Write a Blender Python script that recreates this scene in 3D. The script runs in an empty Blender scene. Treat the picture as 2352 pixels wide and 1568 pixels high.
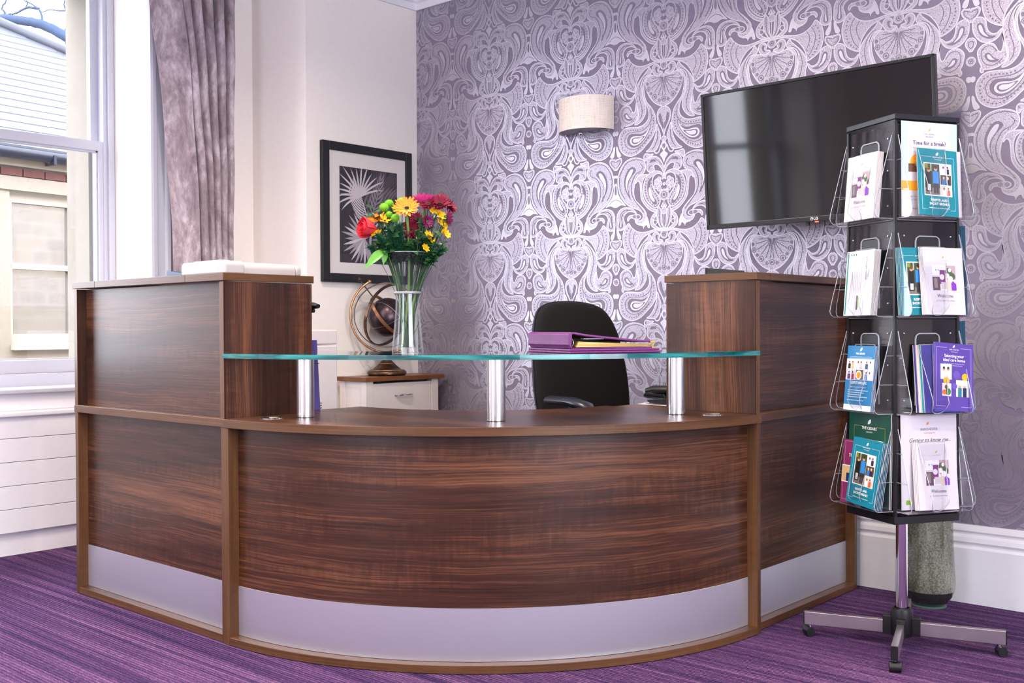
import bpy, bmesh, math, random
from math import sin, cos, pi, radians, sqrt, hypot, atan2
from mathutils import Vector, Matrix

SC = bpy.context.scene
COL = SC.collection
random.seed(7)

# ------------------------------------------------------------------ camera
CAM_H = 1.04
YAW, PITCH, ROLL = 0.73010061, -0.01290128, 0.00428226
cam = bpy.data.cameras.new('camera'); CAM = bpy.data.objects.new('camera', cam); COL.objects.link(CAM)
cam.sensor_width = 36.0; cam.sensor_fit = 'HORIZONTAL'; cam.lens = 2460.16 / 2352 * 36.0
cam.clip_start = 0.05; cam.clip_end = 200
_f = Vector((-sin(YAW) * cos(PITCH), cos(YAW) * cos(PITCH), sin(PITCH)))
_r = Vector((cos(YAW), sin(YAW), 0)); _d = _f.cross(_r)
_r2 = _r * cos(ROLL) + _d * sin(ROLL); _d2 = -_r * sin(ROLL) + _d * cos(ROLL)
CAM.matrix_world = Matrix(((_r2.x, -_d2.x, -_f.x, 0), (_r2.y, -_d2.y, -_f.y, 0), (_r2.z, -_d2.z, -_f.z, CAM_H), (0, 0, 0, 1)))
SC.camera = CAM

# ------------------------------------------------------------------ light
SC.view_settings.view_transform = 'Standard'
SC.view_settings.look = 'None'
SC.view_settings.gamma = 1.0
SC.view_settings.use_curve_mapping = False
SC.view_settings.exposure = 1.25
SC.cycles.use_denoising = True
SC.cycles.max_bounces = 10
SC.cycles.diffuse_bounces = 5
SC.cycles.glossy_bounces = 5
SC.cycles.transmission_bounces = 10
SC.cycles.transparent_max_bounces = 40
SC.cycles.caustics_reflective = False
SC.cycles.caustics_refractive = False
SC.cycles.sample_clamp_indirect = 6.0

SKY_STRENGTH = 5.2
W = bpy.data.worlds.new('overcast_sky'); SC.world = W; W.use_nodes = True
bg = W.node_tree.nodes['Background']; bg.inputs[0].default_value = (0.87, 0.895, 1.0, 1); bg.inputs[1].default_value = SKY_STRENGTH

CEIL = 2.96
def portal(name, loc, rot, sx, sy):
    l = bpy.data.lights.new(name, 'AREA'); l.shape = 'RECTANGLE'; l.size = sx; l.size_y = sy; l.cycles.is_portal = True
    o = bpy.data.objects.new(name, l); o.location = loc; o.rotation_euler = rot; COL.objects.link(o)
portal('daylight_portal', (-5.62, 1.72, 1.82), (0, radians(-90), 0), 2.0, 2.0)
portal('daylight_portal', (-5.62, -1.5, 1.82), (0, radians(-90), 0), 2.0, 2.0)
portal('daylight_portal', (-2.1, -3.84, 1.82), (radians(90), 0, 0), 1.8, 2.0)
portal('daylight_portal', (3.44, 0.5, 1.75), (0, radians(90), 0), 2.1, 4.2)
# warm downlights of the room (their housings are built with the ceiling)
DOWNLIGHTS = [(-3.3, 1.1), (-1.8, 1.3), (-3.0, 2.5), (-1.5, 2.7), (-3.6, -0.4), (-1.0, -0.3), (0.3, 1.4), (-2.3, -1.8), (0.4, 2.9), (-2.3, 0.2)]
for x, y in DOWNLIGHTS:
    l = bpy.data.lights.new('downlight_lamp', 'AREA'); l.shape = 'DISK'; l.size = 0.09; l.energy = 11; l.color = (1.0, 0.86, 0.70); l.spread = radians(150)
    o = bpy.data.objects.new('downlight_lamp', l); o.location = (x, y, CEIL - 0.02); COL.objects.link(o)

# ------------------------------------------------------------------ helpers
def lin(h):
    h = h.lstrip('#'); o = []
    for i in (0, 2, 4):
        c = int(h[i:i + 2], 16) / 255
        o.append(c / 12.92 if c <= 0.04045 else ((c + 0.055) / 1.055) ** 2.4)
    return (*o, 1.0)

class NT:
    """tiny node-tree builder"""
    def __init__(s, name):
        s.m = bpy.data.materials.new(name); s.m.use_nodes = True; s.t = s.m.node_tree
        s.b = s.t.nodes['Principled BSDF']; s.out = s.t.nodes['Material Output']
    def n(s, kind, **kw):
        n = s.t.nodes.new(kind)
        for k, v in kw.items():
            if k == 'inp':
                for i, val in v.items():
                    if hasattr(val, 'is_linked') or isinstance(val, bpy.types.NodeSocket): s.t.links.new(val, n.inputs[i])
                    else: n.inputs[i].default_value = val
            else: setattr(n, k, v)
        return n
    def link(s, a, b): s.t.links.new(a, b)
    def math(s, op, a, b=None, c=None):
        d = {0: a}
        if b is not None: d[1] = b
        if c is not None: d[2] = c
        return s.n('ShaderNodeMath', operation=op, inp=d).outputs[0]
    def mix(s, f, a, b, mode='MIX'):
        n = s.n('ShaderNodeMix', data_type='RGBA', blend_type=mode); 
        for i, v in ((0, f), (6, a), (7, b)):
            if isinstance(v, bpy.types.NodeSocket): s.link(v, n.inputs[i])
            else: n.inputs[i].default_value = v
        return n.outputs[2]
    def ramp(s, f, stops, interp='LINEAR'):
        n = s.n('ShaderNodeValToRGB'); n.color_ramp.interpolation = interp; e = n.color_ramp.elements
        while len(e) < len(stops): e.new(0.5)
        for i, (p, c) in enumerate(stops): e[i].position = p; e[i].color = c
        s.link(f, n.inputs[0]); return n.outputs[0]
    def noise(s, vec, scale, detail=3, rough=0.5, dist=0.0):
        n = s.n('ShaderNodeTexNoise'); s.link(vec, n.inputs['Vector']); n.inputs['Scale'].default_value = scale
        n.inputs['Detail'].default_value = detail; n.inputs['Roughness'].default_value = rough; n.inputs['Distortion'].default_value = dist
        return n.outputs[0]
    def scale(s, vec, v):
        n = s.n('ShaderNodeVectorMath', operation='MULTIPLY'); s.link(vec, n.inputs[0]); n.inputs[1].default_value = v; return n.outputs[0]
    def bump(s, h, strength=0.3, dist=0.002):
        n = s.n('ShaderNodeBump'); n.inputs['Strength'].default_value = strength; n.inputs['Distance'].default_value = dist
        s.link(h, n.inputs['Height']); s.link(n.outputs[0], s.b.inputs['Normal']); return n
    def coord(s, which='Object'): return s.n('ShaderNodeTexCoord').outputs[which]
    def rnd(s): return s.n('ShaderNodeObjectInfo').outputs['Random']
    def set(s, **kw):
        names = dict(col='Base Color', rough='Roughness', metal='Metallic', spec='Specular IOR Level', coat='Coat Weight', coatr='Coat Roughness', sheen='Sheen Weight',
                     trans='Transmission Weight', ior='IOR', alpha='Alpha', sss='Subsurface Weight', emis='Emission Color', emis_s='Emission Strength', aniso='Anisotropic')
        for k, v in kw.items():
            i = s.b.inputs[names[k]]
            if isinstance(v, bpy.types.NodeSocket): s.link(v, i)
            else: i.default_value = v
        return s

_plain = {}
def plain(hexc, rough=0.5, metal=0.0, spec=0.5, name=None, vary=0.0):
    key = (hexc, rough, metal, spec, vary)
    if key not in _plain:
        t = NT(name or 'paint_' + hexc.lstrip('#')); t.set(rough=rough, metal=metal, spec=spec)
        c = t.coord(); nz = t.noise(c, 35, 2)
        col = lin(hexc); v = 0.03 + vary
        t.set(col=t.mix(nz, tuple(x * (1 - v) for x in col[:3]) + (1,), tuple(min(1, x * (1 + v)) for x in col[:3]) + (1,)))
        _plain[key] = t.m
    return _plain[key]

# ------------------------------------------------------------------ mesh builder
class MB:
    def __init__(s): s.v = []; s.f = []; s.m = []; s.uv = {}
    def add(s, verts, faces, m=0):
        o = len(s.v); s.v += [tuple(p) for p in verts]
        for f in faces: s.f.append(tuple(i + o for i in f)); s.m.append(m)
        return s
    def box(s, x0, x1, y0, y1, z0, z1, m=0):
        return s.add([(x0, y0, z0), (x1, y0, z0), (x1, y1, z0), (x0, y1, z0), (x0, y0, z1), (x1, y0, z1), (x1, y1, z1), (x0, y1, z1)],
                     [(0, 3, 2, 1), (4, 5, 6, 7), (0, 1, 5, 4), (1, 2, 6, 5), (2, 3, 7, 6), (3, 0, 4, 7)], m)
    def obox(s, c, ax, hs, m=0):
        c = Vector(c); a, b, d = [Vector(k) * h for k, h in zip(ax, hs)]
        vs = [c + a * i + b * j + d * k for k in (-1, 1) for i, j in ((-1, -1), (1, -1), (1, 1), (-1, 1))]
        return s.add(vs, [(0, 3, 2, 1), (4, 5, 6, 7), (0, 1, 5, 4), (1, 2, 6, 5), (2, 3, 7, 6), (3, 0, 4, 7)], m)
    def prism(s, poly, a, b, fn=None, m=0):
        """poly: 2D list; extruded from a to b; fn(x,y,h)->3D"""
        fn = fn or (lambda x, y, h: (x, y, h)); n = len(poly)
        vs = [fn(x, y, a) for x, y in poly] + [fn(x, y, b) for x, y in poly]
        fs = [tuple(range(n - 1, -1, -1)), tuple(range(n, 2 * n))] + [(i, (i + 1) % n, n + (i + 1) % n, n + i) for i in range(n)]
        return s.add(vs, fs, m)
    def tube(s, pts, r, n=8, closed=False, m=0, cap=True, flat=1.0, up=None):
        pts = [Vector(p) for p in pts]; N = len(pts)
        rs = r if isinstance(r, (list, tuple)) else [r] * N
        T = []
        for i in range(N):
            if closed: t = pts[(i + 1) % N] - pts[i - 1]
            else: t = pts[min(i + 1, N - 1)] - pts[max(i - 1, 0)]
            T.append(t.normalized() if t.length > 1e-9 else Vector((0, 0, 1)))
        u = Vector(up) if up else (Vector((0, 0, 1)) if abs(T[0].z) < 0.9 else Vector((1, 0, 0)))
        vs = []; nrm = (u - T[0] * u.dot(T[0])).normalized()
        for i in range(N):
            nrm = (nrm - T[i] * nrm.dot(T[i])); nrm = nrm.normalized() if nrm.length > 1e-6 else T[i].orthogonal().normalized()
            bi = T[i].cross(nrm)
            for k in range(n):
                a = 2 * pi * k / n; vs.append(pts[i] + nrm * (cos(a) * rs[i]) + bi * (sin(a) * rs[i] * flat))
        fs = []
        for i in range(N if closed else N - 1):
            j = (i + 1) % N
            for k in range(n): fs.append((i * n + k, i * n + (k + 1) % n, j * n + (k + 1) % n, j * n + k))
        if cap and not closed: fs += [tuple(range(n - 1, -1, -1)), tuple(range((N - 1) * n, N * n))]
        return s.add(vs, fs, m)
    def lathe(s, prof, n=32, c=(0, 0, 0), m=0, closed=False):
        vs = []; fs = []; N = len(prof)
        for r, z in prof:
            for k in range(n):
                a = 2 * pi * k / n; vs.append((c[0] + r * cos(a), c[1] + r * sin(a), c[2] + z))
        for i in range(N if closed else N - 1):
            j = (i + 1) % N
            for k in range(n): fs.append((i * n + k, i * n + (k + 1) % n, j * n + (k + 1) % n, j * n + k))
        if not closed:
            if prof[0][0] > 1e-6: fs.append(tuple(range(n - 1, -1, -1)))
            if prof[-1][0] > 1e-6: fs.append(tuple(range((N - 1) * n, N * n)))
        return s.add(vs, fs, m)
    def ball(s, c, r, nu=16, nv=10, sc=(1, 1, 1), m=0):
        return s.lathe([(max(1e-7, r * sin(pi * i / nv)), -r * cos(pi * i / nv)) for i in range(nv + 1)], nu, (0, 0, 0), m) if False else s._ball(c, r, nu, nv, sc, m)
    def _ball(s, c, r, nu, nv, sc, m):
        vs = [(c[0], c[1], c[2] - r * sc[2])]
        for i in range(1, nv):
            t = pi * i / nv
            for k in range(nu):
                a = 2 * pi * k / nu; vs.append((c[0] + r * sin(t) * cos(a) * sc[0], c[1] + r * sin(t) * sin(a) * sc[1], c[2] - r * cos(t) * sc[2]))
        vs.append((c[0], c[1], c[2] + r * sc[2])); L = len(vs) - 1; fs = []
        for k in range(nu): fs.append((0, 1 + (k + 1) % nu, 1 + k)); fs.append((L, 1 + (nv - 2) * nu + k, 1 + (nv - 2) * nu + (k + 1) % nu))
        for i in range(nv - 2):
            for k in range(nu): a = 1 + i * nu; fs.append((a + k, a + (k + 1) % nu, a + nu + (k + 1) % nu, a + nu + k))
        return s.add(vs, fs, m)
    def xf(s, M):
        s.v = [tuple(M @ Vector(p)) for p in s.v]; return s
    def build(s, name, mats, parent=None, smooth=None, bevel=0.0, seg=2, grain=None, local=False, tri=False):
        base = Vector((0, 0, 0))
        if parent is not None and not local: base = WORLD[parent.name]
        me = bpy.data.meshes.new(name)
        me.from_pydata([(p[0] - base.x, p[1] - base.y, p[2] - base.z) for p in s.v], [], s.f)
        mats = mats if isinstance(mats, (list, tuple)) else [mats]
        for m in mats: me.materials.append(m)
        me.polygons.foreach_set('material_index', s.m)
        bm = bmesh.new(); bm.from_mesh(me); bmesh.ops.recalc_face_normals(bm, faces=bm.faces)
        if tri: bmesh.ops.triangulate(bm, faces=[f for f in bm.faces if len(f.verts) > 4])
        bm.to_mesh(me); bm.free()
        if grain: uv_box(me, grain, base)
        if smooth is not None:
            me.polygons.foreach_set('use_smooth', [True] * len(me.polygons)); me.set_sharp_from_angle(angle=radians(smooth))
        o = bpy.data.objects.new(name, me); COL.objects.link(o)
        if parent is not None: o.parent = parent
        WORLD[o.name] = base.copy()
        if bevel:
            b = o.modifiers.new('soft_edge', 'BEVEL'); b.width = bevel; b.segments = seg; b.limit_method = 'ANGLE'; b.angle_limit = radians(40)
            b.harden_normals = False
        return o
WORLD = {}

def uv_box(me, grain, base):
    """box-projected UVs in metres; u runs along the grain: 'h' horizontal, 'v' vertical, 'x', 'y'"""
    uvl = me.uv_layers.new(name='UVMap'); d = uvl.data
    for p in me.polygons:
        n = p.normal
        for li in p.loop_indices:
            c = me.vertices[me.loops[li].vertex_index].co + base
            if abs(n.z) > 0.7: h, v = (c.x, c.y) if grain != 'y' else (c.y, c.x)
            elif abs(n.x) > abs(n.y): h, v = (c.y, c.z) if grain in 'hxy' else (c.z, c.y)
            else: h, v = (c.x, c.z) if grain in 'hxy' else (c.z, c.x)
            d[li].uv = (h, v)

def thing(name, loc, label=None, cat=None, group=None, kind=None):
    o = bpy.data.objects.new(name, None); o.empty_display_size = 0.05; COL.objects.link(o); o.location = loc
    WORLD[o.name] = Vector(loc)
    return tag(o, label, cat, group, kind)
def tag(o, label=None, cat=None, group=None, kind=None):
    if label: o['label'] = label
    if cat: o['category'] = cat
    if group: o['group'] = group
    if kind: o['kind'] = kind
    return o
def recenter(o):
    """give a single-mesh thing its origin at its base centre"""
    vs = [v.co for v in o.data.vertices]
    c = Vector(((min(v.x for v in vs) + max(v.x for v in vs)) / 2, (min(v.y for v in vs) + max(v.y for v in vs)) / 2, min(v.z for v in vs)))
    o.data.transform(Matrix.Translation(-c)); o.location = o.location + c; WORLD[o.name] = Vector(o.location); return o
def smooth_poly(pts, n=5, closed=True):
    """Catmull-Rom through 2D points"""
    N = len(pts); out = []
    for i in range(N if closed else N - 1):
        p0 = pts[(i - 1) % N] if closed or i > 0 else pts[0]; p1 = pts[i]; p2 = pts[(i + 1) % N]; p3 = pts[(i + 2) % N] if closed or i + 2 < N else pts[-1]
        for k in range(n):
            t = k / n; t2 = t * t; t3 = t2 * t
            out.append(tuple(0.5 * (2 * b + (c - a) * t + (2 * a - 5 * b + 4 * c - d) * t2 + (3 * b - a - 3 * c + d) * t3) for a, b, c, d in zip(p0, p1, p2, p3)))
    if not closed: out.append(tuple(pts[-1]))
    return out
def text_mesh(body, size, align='CENTER', shear=0.0, bold=0.0, spacing=1.0):
    cu = bpy.data.curves.new('lettering', 'FONT'); cu.body = body; cu.size = size; cu.align_x = align; cu.shear = shear; cu.offset = bold; cu.resolution_u = 2; cu.space_character = spacing
    ob = bpy.data.objects.new('lettering', cu); COL.objects.link(ob)
    dg = bpy.context.evaluated_depsgraph_get(); me = bpy.data.meshes.new_from_object(ob.evaluated_get(dg))
    bpy.data.objects.remove(ob); bpy.data.curves.remove(cu); return me

# ------------------------------------------------------------------ materials
def wood(name, dark, mid, light, rough=0.38, coat=0.0, fig=1.0):
    t = NT(name); uv = t.coord('UV'); r = t.rnd()
    off = t.n('ShaderNodeCombineXYZ', inp={0: t.math('MULTIPLY', r, 7.3), 1: t.math('MULTIPLY', r, 3.1)}).outputs[0]
    p = t.n('ShaderNodeVectorMath', operation='ADD', inp={0: uv, 1: off}).outputs[0]
    warp = t.noise(t.scale(p, (1.3, 3.0, 1)), 1.0, 3)
    sep = t.n('ShaderNodeSeparateXYZ', inp={0: p})
    v2 = t.math('ADD', sep.outputs[1], t.math('MULTIPLY', warp, 0.05 * fig))
    q = t.n('ShaderNodeCombineXYZ', inp={0: sep.outputs[0], 1: v2}).outputs[0]
    bands = t.noise(t.scale(q, (0.38, 6, 1)), 1.0, 3, 0.55)          # board-to-board tone
    fine = t.noise(t.scale(q, (2.2, 190, 1)), 1.0, 3, 0.6)         # grain lines
    pores = t.noise(t.scale(p, (14, 520, 1)), 1.0, 2, 0.6)
    rip = t.noise(t.scale(q, (46, 9, 1)), 1.0, 2, 0.5, 0.6)        # cross ripple
    rmask = t.math('MULTIPLY', t.math('GREATER_THAN', t.noise(t.scale(q, (1.3, 7, 1)), 1.0, 1), 0.52), 0.22)
    cath = t.n('ShaderNodeTexWave', wave_type='BANDS', bands_direction='Y', inp={'Vector': t.scale(q, (0.35, 1, 1)), 'Scale': 7.0, 'Distortion': 8.0, 'Detail': 3.0, 'Detail Scale': 0.8}).outputs[1]
    k = t.math('ADD', t.math('MULTIPLY', bands, 0.95), t.math('MULTIPLY', t.math('SUBTRACT', fine, 0.5), 0.66))
    k = t.math('ADD', k, t.math('MULTIPLY', t.math('SUBTRACT', cath, 0.5), 0.06))
    k = t.math('ADD', k, t.math('MULTIPLY', t.math('SUBTRACT', rip, 0.5), rmask))
    k = t.math('ADD', k, t.math('MULTIPLY', t.math('SUBTRACT', pores, 0.5), 0.30))
    col = t.ramp(k, [(0.22, dark), (0.47, mid), (0.78, light)])
    t.set(col=col, rough=rough, spec=0.42, coat=coat, coatr=0.28)
    t.bump(pores, 0.12, 0.0006); return t.m
M_WALNUT = wood('walnut_laminate', (0.014, 0.0045, 0.0022, 1), (0.052, 0.0175, 0.0085, 1), (0.20, 0.080, 0.039, 1), 0.34)
M_EDGE = wood('walnut_edge_band', (0.050, 0.019, 0.0065, 1), (0.098, 0.042, 0.0155, 1), (0.165, 0.078, 0.032, 1), 0.36, fig=0.2)
M_OAK = wood('warm_brown_table_top', (0.10, 0.032, 0.010, 1), (0.20, 0.072, 0.022, 1), (0.30, 0.12, 0.045, 1), 0.35)

def m_steel(name, col, rough, sx, sz, aniso=0.6):
    t = NT(name); c = t.coord(); s = t.noise(t.scale(c, (sx, sx, sz)), 1.0, 2, 0.6)
    t.set(col=col, metal=1.0, rough=t.math('ADD', rough - 0.05, t.math('MULTIPLY', s, 0.10)), aniso=aniso)
    if aniso > 0.5: t.bump(s, 0.10, 0.0004)
    return t.m
M_KICK = m_steel('brushed_kick_plate', (0.74, 0.745, 0.80, 1), 0.50, 90, 420)
M_POST = m_steel('brushed_post', (0.78, 0.78, 0.80, 1), 0.22, 700, 3)
M_CHROME = m_steel('chrome', (0.80, 0.80, 0.82, 1), 0.09, 30, 30, 0.0)
M_NICKEL = m_steel('dull_nickel', (0.55, 0.50, 0.52, 1), 0.36, 20, 20, 0.2)
M_BRASS = m_steel('brass', (0.80, 0.55, 0.16, 1), 0.25, 60, 60, 0.0)

M_WALL = plain('#f6efe9', 0.75, 0, 0.3, 'white_wall_paint')
M_TRIM = plain('#e9e8ee', 0.42, 0, 0.5, 'white_gloss_trim')
M_TRIM_DARK = plain('#c3c4cf', 0.42, 0, 0.5, 'white_trim_darkened_at_window')  # same white trim, colour darkened to offset the strong light at the window
M_CEIL = plain('#ece9ea', 0.8, 0, 0.3, 'ceiling_paint')
M_BLACK = plain('#0d0d10', 0.42, 0, 0.5, 'black_plastic')
M_BLACKG = plain('#08080a', 0.12, 0, 0.6, 'gloss_black')

def m_carpet():
    t = NT('striped_purple_carpet'); c = t.coord()
    sep = t.n('ShaderNodeSeparateXYZ', inp={0: c})
    rows = t.noise(t.scale(c, (0.5, 34, 1)), 1.0, 3, 0.65)
    rib = t.n('ShaderNodeTexWave', wave_type='BANDS', bands_direction='Y', inp={'Vector': c, 'Scale': 26.0, 'Distortion': 1.0, 'Detail': 2.0, 'Detail Scale': 3.0}).outputs[1]
    loop = t.noise(t.scale(c, (190, 330, 1)), 1.0, 3, 0.7)
    yarn = t.noise(t.scale(c, (38, 120, 1)), 1.0, 2, 0.6)
    k = t.math('ADD', t.math('MULTIPLY', rows, 0.62), t.math('MULTIPLY', rib, 0.12))
    k = t.math('ADD', k, t.math('MULTIPLY', t.math('SUBTRACT', loop, 0.5), 0.75))
    k = t.math('ADD', k, t.math('MULTIPLY', t.math('SUBTRACT', yarn, 0.5), 0.30))
    col = t.ramp(k, [(0.08, (0.010, 0.005, 0.035, 1)), (0.28, (0.045, 0.018, 0.090, 1)), (0.44, (0.145, 0.064, 0.18, 1)), (0.62, (0.40, 0.205, 0.37, 1))])
    t.set(col=col, rough=0.95, spec=0.15)
    t.bump(t.math('ADD', loop, t.math('MULTIPLY', rib, 0.8)), 0.9, 0.006); return t.m
M_CARPET = m_carpet()

def m_clear(name, tint=(0.97, 0.98, 1.0, 1), refl=0.9, edge=(0.75, 0.82, 0.95, 1), rough=0.02, ior=1.5, edge_mix=0.25):
    """thin clear sheet: transparent body, Fresnel reflection"""
    t = NT(name); t.t.nodes.remove(t.b)
    tr = t.n('ShaderNodeBsdfTransparent', inp={0: tint}); gl = t.n('ShaderNodeBsdfGlossy', inp={0: (1, 1, 1, 1), 'Roughness': rough})
    fac = t.n('ShaderNodeLayerWeight', inp={0: 0.5}).outputs[1]
    fr = t.math('ADD', 0.04, t.math('MULTIPLY', t.math('POWER', fac, 5.0), 0.96))          # Schlick, same from both sides
    a = t.n('ShaderNodeMixShader', inp={0: t.math('MULTIPLY', fr, refl), 1: tr.outputs[0], 2: gl.outputs[0]})
    lw = t.n('ShaderNodeLayerWeight', inp={0: 0.25}).outputs[1]
    df = t.n('ShaderNodeBsdfDiffuse', inp={0: edge})
    b = t.n('ShaderNodeMixShader', inp={0: t.math('MULTIPLY', t.math('POWER', lw, 3.0), edge_mix), 1: a.outputs[0], 2: df.outputs[0]})
    t.link(b.outputs[0], t.out.inputs[0]); return t.m
M_PANE = m_clear('window_glass', (0.985, 0.99, 0.99, 1), 0.8, edge_mix=0.0)
M_ACRYL = m_clear('clear_acrylic', (0.975, 0.978, 0.985, 1), 1.0, edge_mix=0.12)
M_SHELF = m_clear('counter_glass', (0.93, 0.975, 0.97, 1), 1.0, edge_mix=0.0)
M_VASE = m_clear('vase_glass', (0.93, 0.95, 0.96, 1), 1.0, (0.80, 0.86, 0.95, 1), 0.02, 1.5, 0.55)
M_WATER = m_clear('water', (0.93, 0.96, 0.95, 1), 0.6, edge_mix=0.1)
M_RIM = NT('acrylic_edge').set(col=(0.72, 0.76, 0.84, 1), rough=0.12, spec=0.8).m
M_RIM.node_tree.nodes['Principled BSDF'].inputs['Transmission Weight'].default_value = 0.55
def m_glass_edge():
    t = NT('turquoise_glass_edge'); c = t.coord(); nz = t.noise(t.scale(c, (5, 5, 60)), 1.0, 2)
    t.set(col=t.ramp(nz, [(0.3, (0.0, 0.045, 0.055, 1)), (0.5, (0.003, 0.125, 0.135, 1)), (0.7, (0.03, 0.29, 0.29, 1))]), rough=0.08, spec=0.7); return t.m
M_GEDGE = m_glass_edge()

# ================================================================== the room
XL, YB, XR, YF = -4.89, 4.148, 3.2, -3.4       # left wall, back wall, right wall, wall behind the camera
PIER_X, PIER_Y = -4.425, 3.378
def struct(name, mb, mats, parent=None, **kw):
    o = mb.build(name, mats, parent, **kw)
    if parent is None: o['kind'] = 'structure'
    return o
struct('floor', MB().box(-5.12, XR + 0.1, YF - 0.1, YB + 0.1, -0.1, 0), M_CARPET)
ceiling = struct('ceiling', MB().box(-5.6, XR + 0.1, YF - 0.1, YB + 0.1, CEIL, CEIL + 0.1), M_CEIL)

# --- left wall with two window openings (WY0..WY1, WZ0..WZ1)
WIN = [(0.72, 2.77), (-2.5, -0.5)]; WZ0, WZ1 = 0.66, 2.83
def m_stone():
    t = NT('yellow_stone_outer_wall'); c = t.coord('Object')
    sep = t.n('ShaderNodeSeparateXYZ', inp={0: c}); p = t.n('ShaderNodeCombineXYZ', inp={0: sep.outputs[1], 1: sep.outputs[2]}).outputs[0]
    br = t.n('ShaderNodeTexBrick', inp={'Vector': p, 'Scale': 1.0, 'Color1': (0.30, 0.22, 0.13, 1), 'Color2': (0.16, 0.13, 0.10, 1), 'Mortar': (0.36, 0.33, 0.28, 1), 'Mortar Size': 0.012, 'Brick Width': 0.42, 'Row Height': 0.17})
    t.set(col=t.mix(t.noise(c, 9, 4), br.outputs[0], (0.42, 0.34, 0.24, 1)), rough=0.9); return t.m
M_STONE = m_stone()
mb = MB()
ys = [YF - 0.1] + [v for w in sorted(WIN) for v in w] + [YB + 0.1]
for i in range(0, len(ys), 2): mb.box(-5.45, XL, ys[i], ys[i + 1], 0, CEIL)
for a, b in WIN: mb.box(-5.45, -5.10, a, b, 0, WZ0); mb.box(-5.45, XL, a, b, WZ1, CEIL)
struct('wall_left', mb, M_WALL)
mb = MB()
yo = ys[:-1] + [12.0]
for i in range(0, len(ys), 2): mb.box(-5.60, -5.451, yo[i] + (0.07 if i else 0) * -1, yo[i + 1] - 0.07 * (-1 if i + 2 < len(ys) else 0), -0.4, 3.6)
for a, b in WIN: mb.box(-5.60, -5.451, a + 0.07, b - 0.07, -0.4, 0.80); mb.box(-5.60, -5.451, a + 0.07, b - 0.07, 2.83, 3.6)
struct('wall_outer', mb, M_STONE)
struct('wall_pier', MB().box(XL - 0.05, PIER_X, PIER_Y, YB + 0.05, 0, CEIL), M_WALL)
RW = (-1.6, 2.6)
struct('wall_right', MB().box(XR, XR + 0.2, YF, RW[0], 0, CEIL).box(XR, XR + 0.2, RW[1], YB, 0, CEIL).box(XR, XR + 0.2, RW[0], RW[1], 0, 0.7).box(XR, XR + 0.2, RW[0], RW[1], 2.8, CEIL), M_WALL)
FW = (-3.0, -1.2)
mb = MB().box(-4.9, FW[0], YF - 0.3, YF, 0, CEIL).box(FW[1], XR + 0.1, YF - 0.3, YF, 0, CEIL).box(FW[0], FW[1], YF - 0.3, YF, 0, 0.8).box(FW[0], FW[1], YF - 0.3, YF, 2.8, CEIL)
struct('wall_front', mb, M_WALL)

# --- papered back wall: matte mauve ground, print layer on top of it
def m_ground():
    t = NT('mauve_wallpaper_ground'); c = t.coord(); nz = t.noise(t.scale(c, (60, 1, 60)), 1.0, 3)
    t.set(col=t.mix(nz, (0.215, 0.180, 0.255, 1), (0.245, 0.208, 0.29, 1)), rough=0.50, spec=0.35); return t.m
M_GROUND = m_ground()
def m_print(name, lo, hi, sc):
    t = NT(name); c = t.coord(); a = t.noise(t.scale(c, (sc, 1, sc)), 1.0, 3, 0.7)
    v = t.n('ShaderNodeTexVoronoi', feature='DISTANCE_TO_EDGE', inp={'Vector': t.scale(c, (sc * 0.42, 0.01, sc * 0.42)), 'Scale': 1.0}).outputs[0]
    k = t.math('MULTIPLY', t.math('GREATER_THAN', v, 0.045), t.math('ADD', 0.50, t.math('MULTIPLY', a, 0.9)))
    return t, k
t, k = m_print('silver_print_stipple', 0, 1, 330)
t.set(col=t.mix(k, (0.27, 0.235, 0.31, 1), (0.50, 0.47, 0.55, 1)), metal=t.math('MULTIPLY', k, 0.9), rough=0.46, spec=0.5); M_PFILL = t.m
t = NT('silver_print_line'); t.set(col=t.mix(t.noise(t.coord(), 60, 2), (0.52, 0.50, 0.58, 1), (0.57, 0.55, 0.63, 1)), metal=0.9, rough=0.44); M_PLINE = t.m
wall_back = struct('wall_back', MB().box(PIER_X - 0.05, XR + 0.1, YB, YB + 0.12, 0, CEIL), M_GROUND)
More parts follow.
